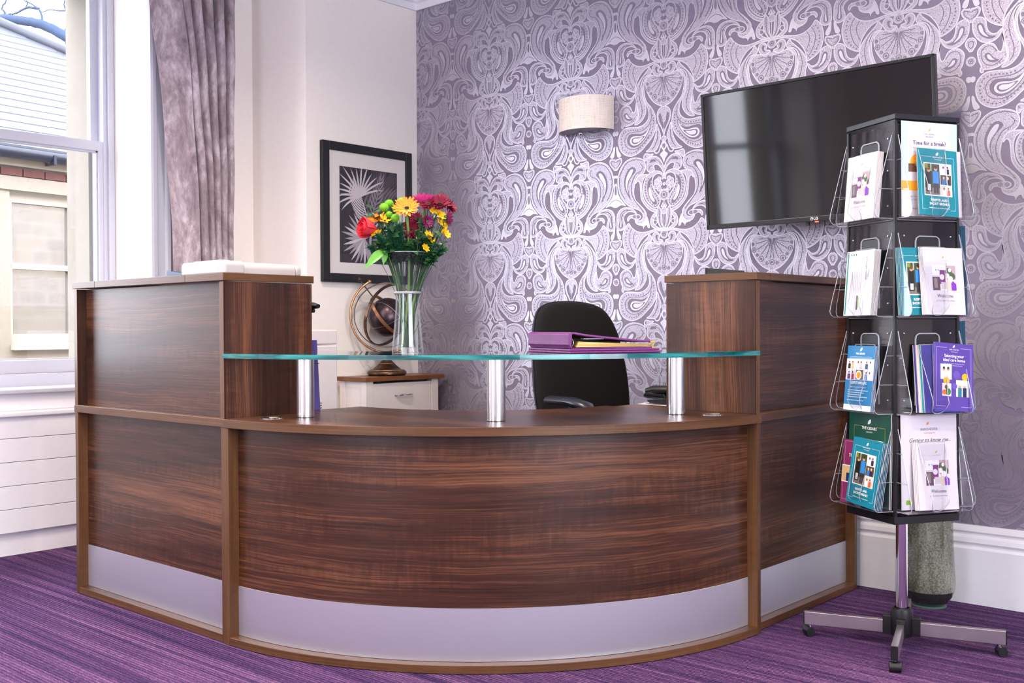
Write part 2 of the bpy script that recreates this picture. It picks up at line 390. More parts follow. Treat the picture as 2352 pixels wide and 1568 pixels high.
TILE=[('F',[0,57,-299,51,-645,1,-1038,-67,-1346,-56,-1611,39,-1856,233,-1990,402,-2171,249,-2285,48,-2340,-237,-2310,-536,-2198,-848,-1973,-1065,-1638,-1218,-1593,-1086,-1525,-805,-1347,-506,-1126,-288,-819,-139,-472,-53,0,-61]),
('l',[-1789,167,-1947,-81,-1980,-369,-1860,-753,-1646,-1060]),
('l',[-1589,6,-1710,-193,-1711,-448,-1561,-799]),
('T',[-1914,261,-2113,19,-2173,-301,-2107,-642,-1950,-904,-1682,-1138]),
('F',[-819,-175,-681,-360,-733,-513,-995,-562,-1141,-683,-1238,-922,-1217,-1215,-1152,-1551,-1022,-1895,-992,-2153,-1045,-2362,-1222,-2592,-1443,-2727,-1643,-2738,-1509,-2573,-1420,-2421,-1406,-2205,-1463,-1979,-1551,-1711,-1594,-1450,-1593,-1231,-1504,-954,-1304,-694,-1083,-475,-907,-305]),
('l',[-908,-467,-1171,-642,-1326,-908,-1394,-1261,-1329,-1634,-1220,-2012,-1221,-2302,-1354,-2539]),
('F',[-1617,-1520,-1573,-1817,-1596,-2033,-1663,-2169,-1762,-2120,-1842,-1962,-1931,-1840,-2088,-1781,-2292,-1808,-2428,-1918,-2497,-2056,-2475,-2243,-2430,-2433,-2362,-2590,-2408,-2731,-2363,-2829,-2295,-2819,-2272,-2730,-2024,-2744,-1755,-2687,-1553,-2549,-1451,-2380,-1463,-2160,-1529,-1896]),
('G',[-2225,-2166,-2089,-2130,-1986,-2254,-1865,-2380,-1718,-2454,-1911,-2520,-2113,-2438,-2234,-2294]),
('P',[-2148,-2206,-2067,-2217,-1977,-2339,-1888,-2424,-2045,-2403,-2135,-2318]),
('l',[-1797,-2115,-1998,-1904,-2247,-1906,-2361,-2074,-2339,-2335,-2181,-2558,-1889,-2614,-1620,-2431]),
('F',[-1638,-1316,-1795,-1457,-1974,-1449,-2109,-1338,-2176,-1145,-2198,-958,-2288,-816,-2469,-751,-2629,-800,-2676,-996,-2654,-1258,-2541,-1496,-2337,-1691,-2110,-1741,-1885,-1700,-1706,-1543]),
('G',[-2516,-1039,-2379,-975,-2266,-1113,-2213,-1323,-2065,-1499,-1840,-1553,-2065,-1631,-2313,-1511,-2471,-1303]),
('P',[-2462,-1084,-2389,-1050,-2325,-1159,-2267,-1352,-2110,-1540,-2290,-1451,-2426,-1273]),
('F',[-2,-631,-302,-636,-647,-581,-864,-637,-974,-782,-997,-1031,-932,-1294,-780,-1569,-564,-1816,-306,-1996,2,-2111,11,-2077]),
('d',[-511,-1590,118]),
('d',[-858,-1190,97]),
('d',[-241,-1784,61]),
('d',[-701,-1418,53]),
('d',[-909,-936,53]),
('d',[-48,-1747,112]),
('l',[-45,-749,-310,-742,-647,-725]),
('l',[-45,-749,-375,-840,-778,-921]),
('l',[-45,-749,-343,-970,-714,-1183]),
('l',[-45,-749,-247,-1074,-519,-1392]),
('l',[-45,-749,-140,-1162,-304,-1567]),
('l',[-45,-749,-33,-1178,-90,-1598]),
('F',[-647,-556,-952,-598,-1092,-763,-1172,-1004,-1173,-1294,-1108,-1593,-956,-1905,-848,-2173,-827,-2428,-915,-2633,-1134,-2803,-1444,-2873,-1845,-2840,-2182,-2852,-2432,-3023,-2547,-3267,-2548,-3563,-2435,-3871,-2209,-4080,-1894,-4188,-1581,-4150,-1270,-4002,-1006,-3779,-721,-3523,-525,-3259,-438,-2911,-458,-2585,-544,-2286,-738,-2007,-955,-1760,-1077,-1381,-1098,-1016,-1031,-809,-908,-666]),
('G',[-719,-2767,-785,-2939,-960,-3097,-1268,-3204,-1622,-3160,-1891,-3163,-2049,-3327,-2049,-3547,-1893,-3731,-1669,-3804,-1402,-3744,-1137,-3546,-917,-3283,-763,-3013]),
('P',[-767,-2905,-1004,-3200,-1268,-3305,-1578,-3275,-1801,-3302,-1905,-3455,-1856,-3614,-1669,-3713,-1402,-3671,-1137,-3492,-895,-3214]),
('G',[-1048,-3321,-1357,-3356,-1623,-3342,-1779,-3389,-1811,-3502,-1713,-3624,-1513,-3640,-1247,-3504]),
('P',[-1158,-3362,-1401,-3398,-1623,-3386,-1721,-3440,-1713,-3532,-1579,-3585,-1357,-3538]),
('T',[-652,-2307,-575,-2606,-602,-2962,-742,-3305,-1005,-3598,-1314,-3870,-1625,-4017,-1894,-4042,-2186,-3917,-2366,-3658,-2411,-3394,-2296,-3113,-2070,-2987,-1756,-2979,-1400,-3005,-1069,-2902]),
('l',[-738,-2079,-696,-2374,-718,-2659,-894,-2889,-1223,-3064,-1667,-3081,-2003,-3113,-2184,-3311,-2185,-3568,-2028,-3788,-1714,-3897,-1380,-3826,-1049,-3593,-829,-3330]),
('F',[11,-2113,-177,-2140,-306,-2247,-371,-2417,-351,-2635,-265,-2862,-137,-3057,-31,-3321,15,-3505,25,-3185,27,-2471]),
('G',[-187,-2378,-286,-2472,-256,-2684,-158,-2911,-43,-3123,-13,-3001,-42,-2819,-102,-2768,-119,-2595,-161,-2446]),
('F',[-373,-2866,-288,-3110,-202,-3335,-173,-3518,-246,-3652,-268,-3793,-355,-3962,-484,-4084,-745,-4098,-985,-4071,-832,-3980,-657,-3783,-526,-3547,-439,-3270,-416,-3022]),
('l',[-361,-3172,-353,-3460,-462,-3770,-658,-4017]),
('L',[-549,-4066,-463,-4194,-321,-4181,-234,-4048,-174,-3858]),
('D',[15,-3576,129]),
('P',[15,-3701,-96,-3713,-174,-3911,-55,-4097,13,-4226]),
('G',[-20,-3786,-88,-3885,-29,-4035,-3,-3895]),
('P',[13,-4165,-106,-4187,-218,-4300,-99,-4457,12,-4683]),
('P',[-2671,222,-2695,41,-2627,-265,-2513,-328,-2422,-261,-2467,-107,-2558,19,-2580,170]),
('P',[-2695,-3638,-2709,-3821,-2642,-4125,-2528,-4186,-2414,-4113,-2472,-3977,-2563,-3849,-2608,-3696]),
('F',[-2742,-424,-2605,-387,-2468,-357,-2400,-467,-2446,-626,-2561,-755,-2735,-906]),
('l',[-2734,-514,-2582,-457,-2491,-453,-2505,-580,-2615,-710,-2730,-785]),
('F',[-2734,-4311,-2596,-4252,-2446,-4224,-2382,-4327,-2429,-4491,-2548,-4627,-2731,-4782]),
('l',[-2730,-4393,-2574,-4328,-2483,-4323,-2492,-4448,-2602,-4577,-2726,-4660]),
('F',[-593,-4216,-789,-4219,-1007,-4159,-1117,-4273,-1096,-4457,-1008,-4503,-942,-4401,-833,-4341,-658,-4288]),
('D',[8,-204,198]),
('d',[8,-204,95]),
('F',[-78,-511,-259,-643,-474,-609,-625,-405,-624,-225,-515,-118,-343,-128,-236,-253,-258,-357,-301,-422,-172,-460]),
('G',[-473,-286,-408,-225,-343,-271,-378,-391,-301,-522,-421,-456]),
('F',[-2756,-1502,-2586,-1556,-2541,-1718,-2620,-1873,-2739,-1993]),
('l',[-2747,-1607,-2646,-1647,-2665,-1792,-2739,-1882]),
('D',[-2750,-2354,166]),
('d',[-2750,-2354,83]),
('P',[-2743,-2966,-2660,-2921,-2569,-2969,-2578,-3086,-2661,-3150,-2743,-3103]),
('F',[21,-5329,-62,-5061,-217,-4823,-394,-4712,-529,-4724,-574,-4824,-520,-4941,-597,-5045,-777,-5046,-935,-4936,-943,-4711,-911,-4471,-752,-4349,-505,-4339,-304,-4424,-149,-4589,-39,-4805,22,-5033]),
('G',[-762,-4617,-739,-4489,-573,-4462,-430,-4559,-618,-4577]),
('l',[-128,-4758,-305,-4573,-528,-4437]),
('l',[-844,-4945,-799,-4800,-663,-4740]),
('F',[-1619,-4293,-1943,-4322,-2224,-4463,-2460,-4744,-2603,-5113,-2604,-5496,-2511,-5887,-2347,-6169,-2067,-6458,-1719,-6637,-1443,-6734,-1260,-6861,-1169,-7019,-1192,-7167,-1330,-7252,-1536,-7238,-1628,-7174,-1583,-7310,-1353,-7439,-1125,-7379,-1010,-7180,-987,-6957,-1122,-6740,-1373,-6494,-1602,-6268,-1694,-5958,-1669,-5657,-1599,-5399,-1484,-5221,-1254,-5111,-1094,-4995,-1016,-4778,-1070,-4547,-1252,-4378]),
('G',[-1584,-4826,-1759,-4702,-1991,-4792,-2179,-5077,-2250,-5376,-2205,-5685,-2065,-5964,-1880,-6245,-1995,-5856,-2027,-5625,-1956,-5327,-1797,-5115,-1621,-4950]),
('P',[-1722,-4838,-1875,-4834,-2048,-5052,-2157,-5346,-2134,-5653,-2005,-5969,-2064,-5621,-1993,-5324,-1816,-5075]),
('l',[-1183,-4479,-1527,-4378,-1897,-4414,-2163,-4546,-2389,-4828,-2509,-5160,-2510,-5504,-2417,-5857,-2206,-6180]),
('l',[-1298,-4599,-1184,-4761,-1299,-4937,-1575,-5061,-1761,-5346,-1841,-5717,-1764,-6103,-1488,-6466,-1123,-6872]),
('F',[-1628,-7174,-1767,-7096,-1930,-7115,-2023,-7242,-2069,-7124,-1952,-6992,-1720,-6971,-1535,-6954,-1361,-6997,-1306,-7103,-1444,-7187]),
('d',[-1674,-7050,65]),
('d',[-1435,-7067,64]),
('P',[-1629,-7258,-1491,-7373,-1262,-7389,-1079,-7270,-964,-7071,-852,-7267,-772,-7609,-898,-7620,-966,-7484,-1102,-7569,-1139,-7660,-1193,-7525,-1399,-7474,-1583,-7367]),
('F',[3,-5346,-94,-5429,-111,-5242,-218,-5165,-351,-5144,-508,-5203,-620,-5341,-644,-5563,-577,-5793,-443,-5991,-265,-6193,-199,-6384,-266,-6601,-445,-6717,-669,-6625,-917,-6418,-1075,-6161,-1142,-5855,-1119,-5556,-1004,-5304,-822,-5116,-619,-5024,-395,-5021,-173,-5095,-40,-5230]),
('G',[-643,-5283,-810,-5361,-914,-5575,-915,-5875,-848,-6143,-714,-6379,-548,-6553,-409,-6542,-431,-6402,-578,-6203,-712,-5968,-779,-5700,-747,-5479]),
('P',[-766,-5757,-847,-5806,-848,-5993,-781,-6205,-669,-6364,-547,-6448,-511,-6358,-632,-6161]),
('T',[-755,-5216,-982,-5494,-1029,-5865,-948,-6210,-736,-6489,-490,-6639,-311,-6542,-310,-6337,-488,-6062,-644,-5824,-711,-5557,-665,-5300]),
('F',[-881,-5148,-1163,-5120,-1391,-5154,-1530,-5292,-1577,-5503,-1484,-5391,-1370,-5458,-1325,-5688,-1303,-5991,-1258,-6259,-1076,-6537,-805,-6783,-491,-6919,-379,-6834,-670,-6719,-940,-6510,-1121,-6270,-1211,-5924,-1233,-5621,-1164,-5364,-1027,-5227]),
('D',[-397,-5530,143]),
('D',[-272,-5412,107]),
('D',[-433,-5713,134]),
('D',[-264,-5858,116]),
('D',[-153,-5961,80]),
('D',[-219,-5621,116]),
('D',[-51,-5655,62]),
('D',[32,-6144,256]),
('d',[32,-6144,150]),
('P',[31,-6366,-97,-6559,-178,-6690,30,-6717]),
('l',[0,-6437,-80,-6672]),
('D',[30,-6877,159]),
('P',[-15,-6992,-4,-7741,36,-7743,38,-6996]),
('F',[-311,-6672,-401,-6926,-402,-7186,-314,-7453,-136,-7688,14,-7764,-91,-7505,-113,-7207,-134,-6946,-222,-6753]),
('l',[-267,-6787,-268,-7122,-224,-7422,-114,-7652]),
('F',[-437,-6923,-626,-7058,-739,-7274,-717,-7500,-538,-7662,-225,-7764,14,-7801,-225,-7689,-448,-7563,-573,-7398,-550,-7213,-392,-7001]),
('D',[-492,-7385,108]),
('d',[-492,-7385,54]),
('P',[-2736,-5023,-2612,-5043,-2613,-5142,-2736,-5138]),
('P',[-2737,-5426,-2642,-5492,-2620,-5801,-2465,-6121,-2137,-6498,-2419,-6449,-2736,-6547,-2735,-6136]),
('G',[-2733,-5522,-2690,-5565,-2682,-5872,-2734,-5944]),
('l',[-2726,-6176,-2513,-6251,-2372,-6377]),
('F',[-1526,-6925,-1719,-6713,-1998,-6597,-2278,-6594,-2514,-6691,-2657,-6910,-2682,-7177,-2683,-7484,-2565,-7626,-2376,-7638,-2211,-7515,-2211,-7324,-2280,-7128,-2233,-6941,-2045,-6802,-1766,-6804]),
('G',[-1812,-6744,-2091,-6677,-2326,-6736,-2492,-6941,-2516,-7227,-2555,-7473,-2447,-7545,-2338,-7468,-2365,-7275,-2398,-7044,-2279,-6842,-2068,-6755]),
('P',[-2068,-6717,-2303,-6783,-2444,-6964,-2460,-7231,-2489,-7458,-2423,-7482,-2403,-7273,-2431,-7022,-2312,-6828])]

def ribbon(pts, w, closed):
    """flat 2D ribbon along a polyline -> verts, quads"""
    N = len(pts); vs = []
    for i in range(N):
        a = pts[i - 1] if (closed or i) else pts[0]; b = pts[(i + 1) % N] if (closed or i < N - 1) else pts[-1]
        dx, dz = b[0] - a[0], b[1] - a[1]; L = hypot(dx, dz) or 1; nx, nz = -dz / L * w / 2, dx / L * w / 2
        vs += [(pts[i][0] + nx, pts[i][1] + nz), (pts[i][0] - nx, pts[i][1] - nz)]
    M = N if closed else N - 1
    return vs, [(2 * i, 2 * i + 1, 2 * ((i + 1) % N) + 1, 2 * ((i + 1) % N)) for i in range(M)]
TW, TH = 0.5477, 0.7745
def tile_mesh():
    mb = MB(); HALF = TW / 2
    order = [0]
    def nz(base): order[0] += 1; return base + order[0] * 1.0e-5
    def poly(pts, z, m):
        for sg in (1, -1):
            q = []
            for x, y in pts:
                c = (max(-HALF, min(0.0, x)) * sg, y)
                if not q or hypot(c[0] - q[-1][0], c[1] - q[-1][1]) > 2e-4: q.append(c)
            while len(q) > 3 and any(q[k - 1][0] == q[k][0] == q[(k + 1) % len(q)][0] for k in range(len(q))):
                q = [q[k] for k in range(len(q)) if not (q[k - 1][0] == q[k][0] == q[(k + 1) % len(q)][0])]
            if len(q) < 3 or abs(sum(q[k - 1][0] * q[k][1] - q[k][0] * q[k - 1][1] for k in range(len(q)))) < 2e-6: continue
            mb.add([(x, -z, y) for x, y in q], [tuple(range(len(q)))], m)
    def strip(pts, w, z, m, closed):
        vs, fs = ribbon(pts, w, closed)
        for sg in (1, -1): mb.add([(max(-HALF, min(0.0005, x)) * sg, -z, y) for x, y in vs], fs, m)
    def circle(d):
        cx, cz, r = (v / 1e4 for v in d); cx = max(-HALF, min(0, cx)); full = True; a0, a1, nn = 0, 2 * pi, 14
        if cx - r < -HALF: cx = -HALF; a0, a1, full = -pi / 2, pi / 2, False
        elif cx + r > 0: cx = 0.0; a0, a1, full = pi / 2, 3 * pi / 2, False
        return cx, cz, [(cx + r * cos(a0 + (a1 - a0) * k / nn), cz + r * sin(a0 + (a1 - a0) * k / nn)) for k in range(nn + (0 if full else 1))], full
    def pts_of(d): return [(d[i] / 1e4, d[i + 1] / 1e4) for i in range(0, len(d), 2)]
    for kind, d in TILE:                                   # stippled bodies first
        if kind == 'F': poly(smooth_poly(pts_of(d), 3), nz(0.0002), 1)
        elif kind == 'D': poly(circle(d)[2], nz(0.0002), 1)
    for kind, d in TILE:                                   # then their bright outlines
        if kind == 'F': strip(smooth_poly(pts_of(d), 3), 0.0044, nz(0.0002), 0, True)
        elif kind == 'D': c = circle(d); strip(c[2], 0.0028, nz(0.0002), 0, c[3])
        elif kind == 'L': strip(smooth_poly(pts_of(d), 4, False), 0.0060, nz(0.0002), 0, False)
    for kind, d in TILE:                                   # then the inner drawing, in order
        if kind == 'd':
            cx, cz, cc, full = circle(d); strip(cc, 0.0030, nz(0.0002), 2, full); poly([(cx + (x - cx) * 0.45, cz + (y - cz) * 0.45) for x, y in cc], nz(0.0002), 2)
        elif kind in 'GP': poly(smooth_poly(pts_of(d), 3), nz(0.0002), {'G': 2, 'P': 0}[kind])
        elif kind == 'l': strip(smooth_poly(pts_of(d), 4, False), 0.0028, nz(0.0002), 2, False)
        elif kind == 'T':
            q = smooth_poly(pts_of(d), 8, False); acc = 0.0; z = nz(0.0002)
            for a, b in zip(q, q[1:]):
                acc += hypot(b[0] - a[0], b[1] - a[1])
                if acc > 0.0125:
                    acc = 0; ang = atan2(b[1] - a[1], b[0] - a[0])
                    poly([(b[0] + 0.0050 * cos(ang + k), b[1] + 0.0050 * sin(ang + k)) for k in (0, 2.3, -2.3)], z, 2)
    o = mb.build('wallpaper_print', [M_PLINE, M_PFILL, M_GROUND], None, tri=True); me = o.data; bpy.data.objects.remove(o)
    return me
tm = tile_mesh()
for i in range(-1, 14):
    for j in range(-1, 3):
        cx = -3.8649 + TW * i; cz = 2.2640 - TH * j
        if cx + TW / 2 < PIER_X or cx - TW / 2 > 1.6: continue
        me = tm
        lo = 0.285; hi = 2.84
        need = cx - TW / 2 < PIER_X or cz + 0.1 > hi - 0.05 or cz - TH - 0.03 < lo
        if need:                                            # trim the paper at the corner, the skirting and the cornice
            me = tm.copy(); bm = bmesh.new(); bm.from_mesh(me)
            for co, no in (((PIER_X - cx + 0.001, 0, 0), (-1, 0, 0)), ((0, 0, lo - cz), (0, 0, -1)), ((0, 0, hi - cz), (0, 0, 1))):
                bmesh.ops.bisect_plane(bm, geom=bm.verts[:] + bm.edges[:] + bm.faces[:], plane_co=co, plane_no=no, clear_outer=True)
            if not bm.faces: bm.free(); continue
            bm.to_mesh(me); bm.free()
        o = bpy.data.objects.new('wallpaper_print', me); COL.objects.link(o); o.parent = wall_back; o.location = (cx, YB, cz)

# --- cornice and skirting, profiled strips
def strip_profile(name, prof, path, mats, parent=None):
    """prof: (out, z) points; path: list of (x, y, nx, ny) corners with mitred out-direction"""
    mb = MB(); n = len(prof)
    for x, y, nx, ny in path:
        mb.v += [(x + nx * o, y + ny * o, z) for o, z in prof]
    for i in range(len(path) - 1):
        for k in range(n - 1): mb.f.append((i * n + k, i * n + k + 1, (i + 1) * n + k + 1, (i + 1) * n + k)); mb.m.append(0)
    return struct(name, mb, mats, parent, smooth=30)
corn = [(0.0, 2.80), (0.012, 2.80), (0.016, 2.835), (0.03, 2.845), (0.03, 2.865), (0.055, 2.88), (0.075, 2.915), (0.075, 2.935), (0.105, 2.945), (0.11, CEIL)]
strip_profile('trim_1', [(a, b + 0.018 if b < CEIL else b) for a, b in corn], [(XR, YB, 0, -1), (PIER_X, YB, 1, -1), (PIER_X, PIER_Y, 1, -1), (XL, PIER_Y, 1, -1), (XL, YF, 1, 0)], M_TRIM)
skirt = [(0.0, 0.292), (0.008, 0.292), (0.016, 0.283), (0.020, 0.270), (0.014, 0.262), (0.014, 0.256), (0.024, 0.246), (0.028, 0.230), (0.022, 0.220), (0.022, 0.214), (0.030, 0.205), (0.030, 0.0)]
strip_profile('baseboard_back', skirt, [(XR, YB, 0, -1), (PIER_X, YB, 1, -1), (PIER_X, PIER_Y, 1, -1), (XL, PIER_Y, 1, -1), (XL, 2.92, 1, 0)], M_TRIM)

# --- ceiling downlight housings
for x, y in DOWNLIGHTS:
    MB().lathe([(0.048, CEIL - 0.012), (0.06, CEIL - 0.012), (0.062, CEIL), (0.048, CEIL)], 24, (x, y, 0), closed=True).build('downlight_ring', M_TRIM, ceiling, smooth=40)

# ================================================================== windows
def sash_window(name, y0, y1, detail=True):
    """vertical sliding sash in the left wall between reveals y0..y1; lower sash inside at x=-5.27, upper sash at x=-5.33"""
    w = thing(name, (-5.27, (y0 + y1) / 2, 0.66), kind='structure')
    g0, g1 = y0 + 0.075, y1 - 0.075
    MB().box(-5.40, -5.245, y1 - 0.055, y1 + 0.0, 0.83, 2.83).box(-5.40, -5.245, y0, y0 + 0.055, 0.83, 2.83).box(-5.40, -5.245, y0, y1, 2.795, 2.83).build('box_frame', M_TRIM_DARK, w, bevel=0.003)
    MB().box(-5.247, -5.228, y1 - 0.034, y1 - 0.001, 0.83, 2.82).build('stop_bead', M_TRIM_DARK, w, bevel=0.004)
    MB().box(-5.247, -5.228, y0 + 0.001, y0 + 0.034, 0.83, 2.82).build('stop_bead', M_TRIM_DARK, w, bevel=0.004)
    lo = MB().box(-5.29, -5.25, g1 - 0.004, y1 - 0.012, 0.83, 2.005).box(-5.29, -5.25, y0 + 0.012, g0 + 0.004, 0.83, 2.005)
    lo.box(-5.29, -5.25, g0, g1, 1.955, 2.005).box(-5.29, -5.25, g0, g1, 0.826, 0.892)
    lo = lo.build('lower_sash', M_TRIM_DARK, w, bevel=0.004)
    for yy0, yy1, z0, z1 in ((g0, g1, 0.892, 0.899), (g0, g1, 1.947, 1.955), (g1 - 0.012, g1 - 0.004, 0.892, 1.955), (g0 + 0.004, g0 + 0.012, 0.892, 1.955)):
        MB().box(-5.284, -5.262, yy0, yy1, z0, z1).build('glazing_bead', M_TRIM_DARK, lo)
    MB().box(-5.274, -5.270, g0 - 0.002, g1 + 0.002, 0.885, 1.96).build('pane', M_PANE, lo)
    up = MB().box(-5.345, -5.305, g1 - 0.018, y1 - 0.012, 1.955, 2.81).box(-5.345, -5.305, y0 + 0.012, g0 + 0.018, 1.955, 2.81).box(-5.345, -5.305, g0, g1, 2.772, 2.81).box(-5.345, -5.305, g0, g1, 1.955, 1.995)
    up = up.build('upper_sash', M_TRIM_DARK, w, bevel=0.004)
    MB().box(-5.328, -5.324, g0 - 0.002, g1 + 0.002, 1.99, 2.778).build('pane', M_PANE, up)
    MB().box(-5.60, -5.30, y0 + 0.07, y1 - 0.07, 0.74, 0.80).build('stone_sill', M_CREAM, w, bevel=0.004)
    for sgn, yy in ((1, y1 - 0.073), (-1, y0 + 0.073)):
        MB().box(-5.61, -5.37, min(yy, yy + sgn * 0.07), max(yy, yy + sgn * 0.07), 0.80, 2.83).build('stone_jamb', M_JAMB, w)
    MB().box(-5.249, -5.215, y0 + 0.002, y1 - 0.002, 0.762, 0.826).build('sub_rail', M_TRIM_DARK, w, bevel=0.003)
    MB().box(-5.25, -4.99, y0 + 0.002, y1 - 0.002, 0.744, 0.766).build('inner_sill', M_TRIM_DARK, w, bevel=0.006, seg=3)
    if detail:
        MB().tube([(-5.243, y1 - 0.07, 0.905), (-5.225, y1 - 0.07, 0.905), (-5.225, y1 - 0.07, 0.93)], 0.006, 8).build('sash_lift', M_TRIM_DARK, w, smooth=50)
        MB().box(-5.306, -5.298, y1 - 0.036, y1 - 0.028, 2.23, 2.30).build('sash_stop', M_TRIM_DARK, w)
    return w
def m_cream():
    t = NT('cream_painted_stone'); c = t.coord(); t.set(col=t.mix(t.noise(c, 14, 5, 0.65), (0.27, 0.235, 0.185, 1), (0.34, 0.305, 0.25, 1)), rough=0.85, spec=0.2); t.bump(t.noise(c, 60, 4), 0.3, 0.004); return t.m
M_CREAM = m_cream()
t = NT('pale_cream_stone'); t.set(col=t.mix(t.noise(t.coord(), 12, 5, 0.65), (0.22, 0.195, 0.155, 1), (0.28, 0.255, 0.215, 1)), rough=0.85, spec=0.2); M_JAMB = t.m
sash_window('window_1', *WIN[1 - 1]); sash_window('window_2', *WIN[1], detail=False)
# window board and plank panel below window_1 and window_2
for n, (a, b) in enumerate(WIN):
    ap = thing('trim_%d' % (2 + n), (-5.0, (a + b) / 2, 0), kind='structure')
    MB().box(-5.10, -5.025, a + 0.002, b - 0.002, 0.664, 0.744).build('fascia', M_TRIM, ap, bevel=0.004)
    MB().box(-5.10, -4.965, a + 0.002, b - 0.002, 0.640, 0.664).build('ledge', M_TRIM, ap, bevel=0.007, seg=3)
    MB().box(-5.10, -5.01, a + 0.002, b - 0.002, 0.0, 0.105).build('plinth', M_TRIM, ap)
    zs = [0.107, 0.216, 0.323, 0.432, 0.541, 0.640]
    for z0, z1 in zip(zs, zs[1:]): MB().box(-5.10, -4.985, a + 0.002, b - 0.002, z0 + 0.0012, z1 - 0.0012).build('plank', M_TRIM, ap, bevel=0.0016)
    MB().lathe([(0.008, 0), (0.008, 0.003), (0.0, 0.003)], 14).xf(Matrix.Translation((-5.025, b - 0.38, 0.70)) @ Matrix.Rotation(pi / 2, 4, 'Y')).build('screw_cap', M_TRIM, ap)
    # moulded architrave round the room side of the reveal
    tr = thing('trim_%d' % (4 + n), (XL, b, 0), kind='structure')
    for yy, s in ((b, 1), (a, -1)):
        pr = [(0, 0.0), (0.018, 0.0), (0.022, 0.012), (0.022, 0.03), (0.014, 0.036), (0.014, 0.075), (0.024, 0.085), (0.03, 0.098), (0.024, 0.112), (0, 0.112)]
        mbx = MB().prism([(XL + o, yy + s * w) for o, w in pr], 0.0, 2.80); mbx.build('architrave', M_TRIM_DARK, tr)
    MB().prism([(XL + o, 2.80 + w * 0.12) for o, w in [(0, 0.0), (0.02, 0), (0.02, 0.9), (0, 0.9)]], a - 0.11, b + 0.11, lambda x, z, h: (x, h, z)).build('architrave', M_TRIM_DARK, tr)
# unseen window behind the camera, added for fill light
w3 = thing('fill_window_front', ((FW[0] + FW[1]) / 2, YF - 0.15, 0.8), kind='structure')
mb = MB()
for x0, x1, z0, z1 in ((FW[0], FW[0] + 0.07, 0.8, 2.8), (FW[1] - 0.07, FW[1], 0.8, 2.8), (FW[0], FW[1], 0.8, 0.87), (FW[0], FW[1], 2.73, 2.8), (FW[0], FW[1], 1.9, 1.95)): mb.box(x0, x1, YF - 0.2, YF - 0.14, z0, z1)
mb.build('window_frame', M_TRIM, w3, bevel=0.004)
MB().box(FW[0] + 0.06, FW[1] - 0.06, YF - 0.172, YF - 0.168, 0.86, 2.74).build('pane', M_PANE, w3)

w4 = thing('fill_window_right', (XR + 0.1, (RW[0] + RW[1]) / 2, 0.7), kind='structure')  # unseen window, added to throw fill light from the right onto the pier
mb = MB()
for y0, y1, z0, z1 in ((RW[0], RW[0] + 0.07, 0.7, 2.8), (RW[1] - 0.07, RW[1], 0.7, 2.8), (RW[0], RW[1], 0.7, 0.77), (RW[0], RW[1], 2.73, 2.8), (RW[0] + 1.36, RW[0] + 1.43, 0.7, 2.8), (RW[0] + 2.77, RW[0] + 2.84, 0.7, 2.8)): mb.box(XR + 0.08, XR + 0.14, y0, y1, z0, z1)
mb.build('window_frame', M_TRIM, w4, bevel=0.004)
MB().box(XR + 0.108, XR + 0.112, RW[0] + 0.06, RW[1] - 0.06, 0.76, 2.74).build('pane', M_PANE, w4)
# ================================================================== outside the window
def m_paving():
    t = NT('wet_grey_paving'); c = t.coord(); t.set(col=t.mix(t.noise(c, 3, 5), (0.10, 0.10, 0.10, 1), (0.18, 0.175, 0.165, 1)), rough=0.8); return t.m
struct('ground', MB().box(-40, -5.6, -30, 40, -0.5, -0.35), m_paving())
HD = Vector((-0.1405, 0.990, 0)); HN = Vector((0.990, 0.1405, 0)); HP = Vector((-9.1, 4.16, 0))
def hp(s, o, z): p = HP + HD * s + HN * o; return (p.x, p.y, z)
def hbox(mb, s0, s1, o0, o1, z0, z1, m=0):
    vs = [hp(s, o, z) for z in (z0, z1) for s, o in ((s0, o0), (s1, o0), (s1, o1), (s0, o1))]
    return mb.add(vs, [(0, 3, 2, 1), (4, 5, 6, 7), (0, 1, 5, 4), (1, 2, 6, 5), (2, 3, 7, 6), (3, 0, 4, 7)], m)
house = thing('house', hp(0, 0, -0.35), 'cream rendered single storey house with slate hip roof seen through the window', 'house')
# wall pieces round its window opening
mb = MB(); S0, S1, ZB, ZT = -0.30, 0.43, 0.92, 2.215
hbox(mb, -1.4, S0, -0.3, 0, -0.35, 2.47); hbox(mb, S1, 5.0, -0.3, 0, -0.35, 2.47); hbox(mb, S0, S1, -0.3, 0, -0.35, ZB); hbox(mb, S0, S1, -0.3, 0, ZT, 2.47)
hbox(mb, -1.4, 5.0, -6, -5.7, -0.35, 2.47); hbox(mb, -1.4, -1.1, -5.7, -0.3, -0.35, 2.47)
mb.build('wall', M_CREAM, house)
mb = MB(); hbox(mb, -1.4, 5, 0, 0.02, 2.205, 2.318); mb.build('lintel_band', M_CREAM, house)
def m_brick():
    t = NT('red_brick'); c = t.coord(); t.set(col=t.mix(t.noise(c, 8, 4), (0.13, 0.040, 0.025, 1), (0.085, 0.03, 0.022, 1)), rough=0.9); return t.m
M_BRICK = m_brick()
mb = MB(); hbox(mb, -0.110, 0.110, 0, 0.03, -0.0335, 0.0335); bme = None
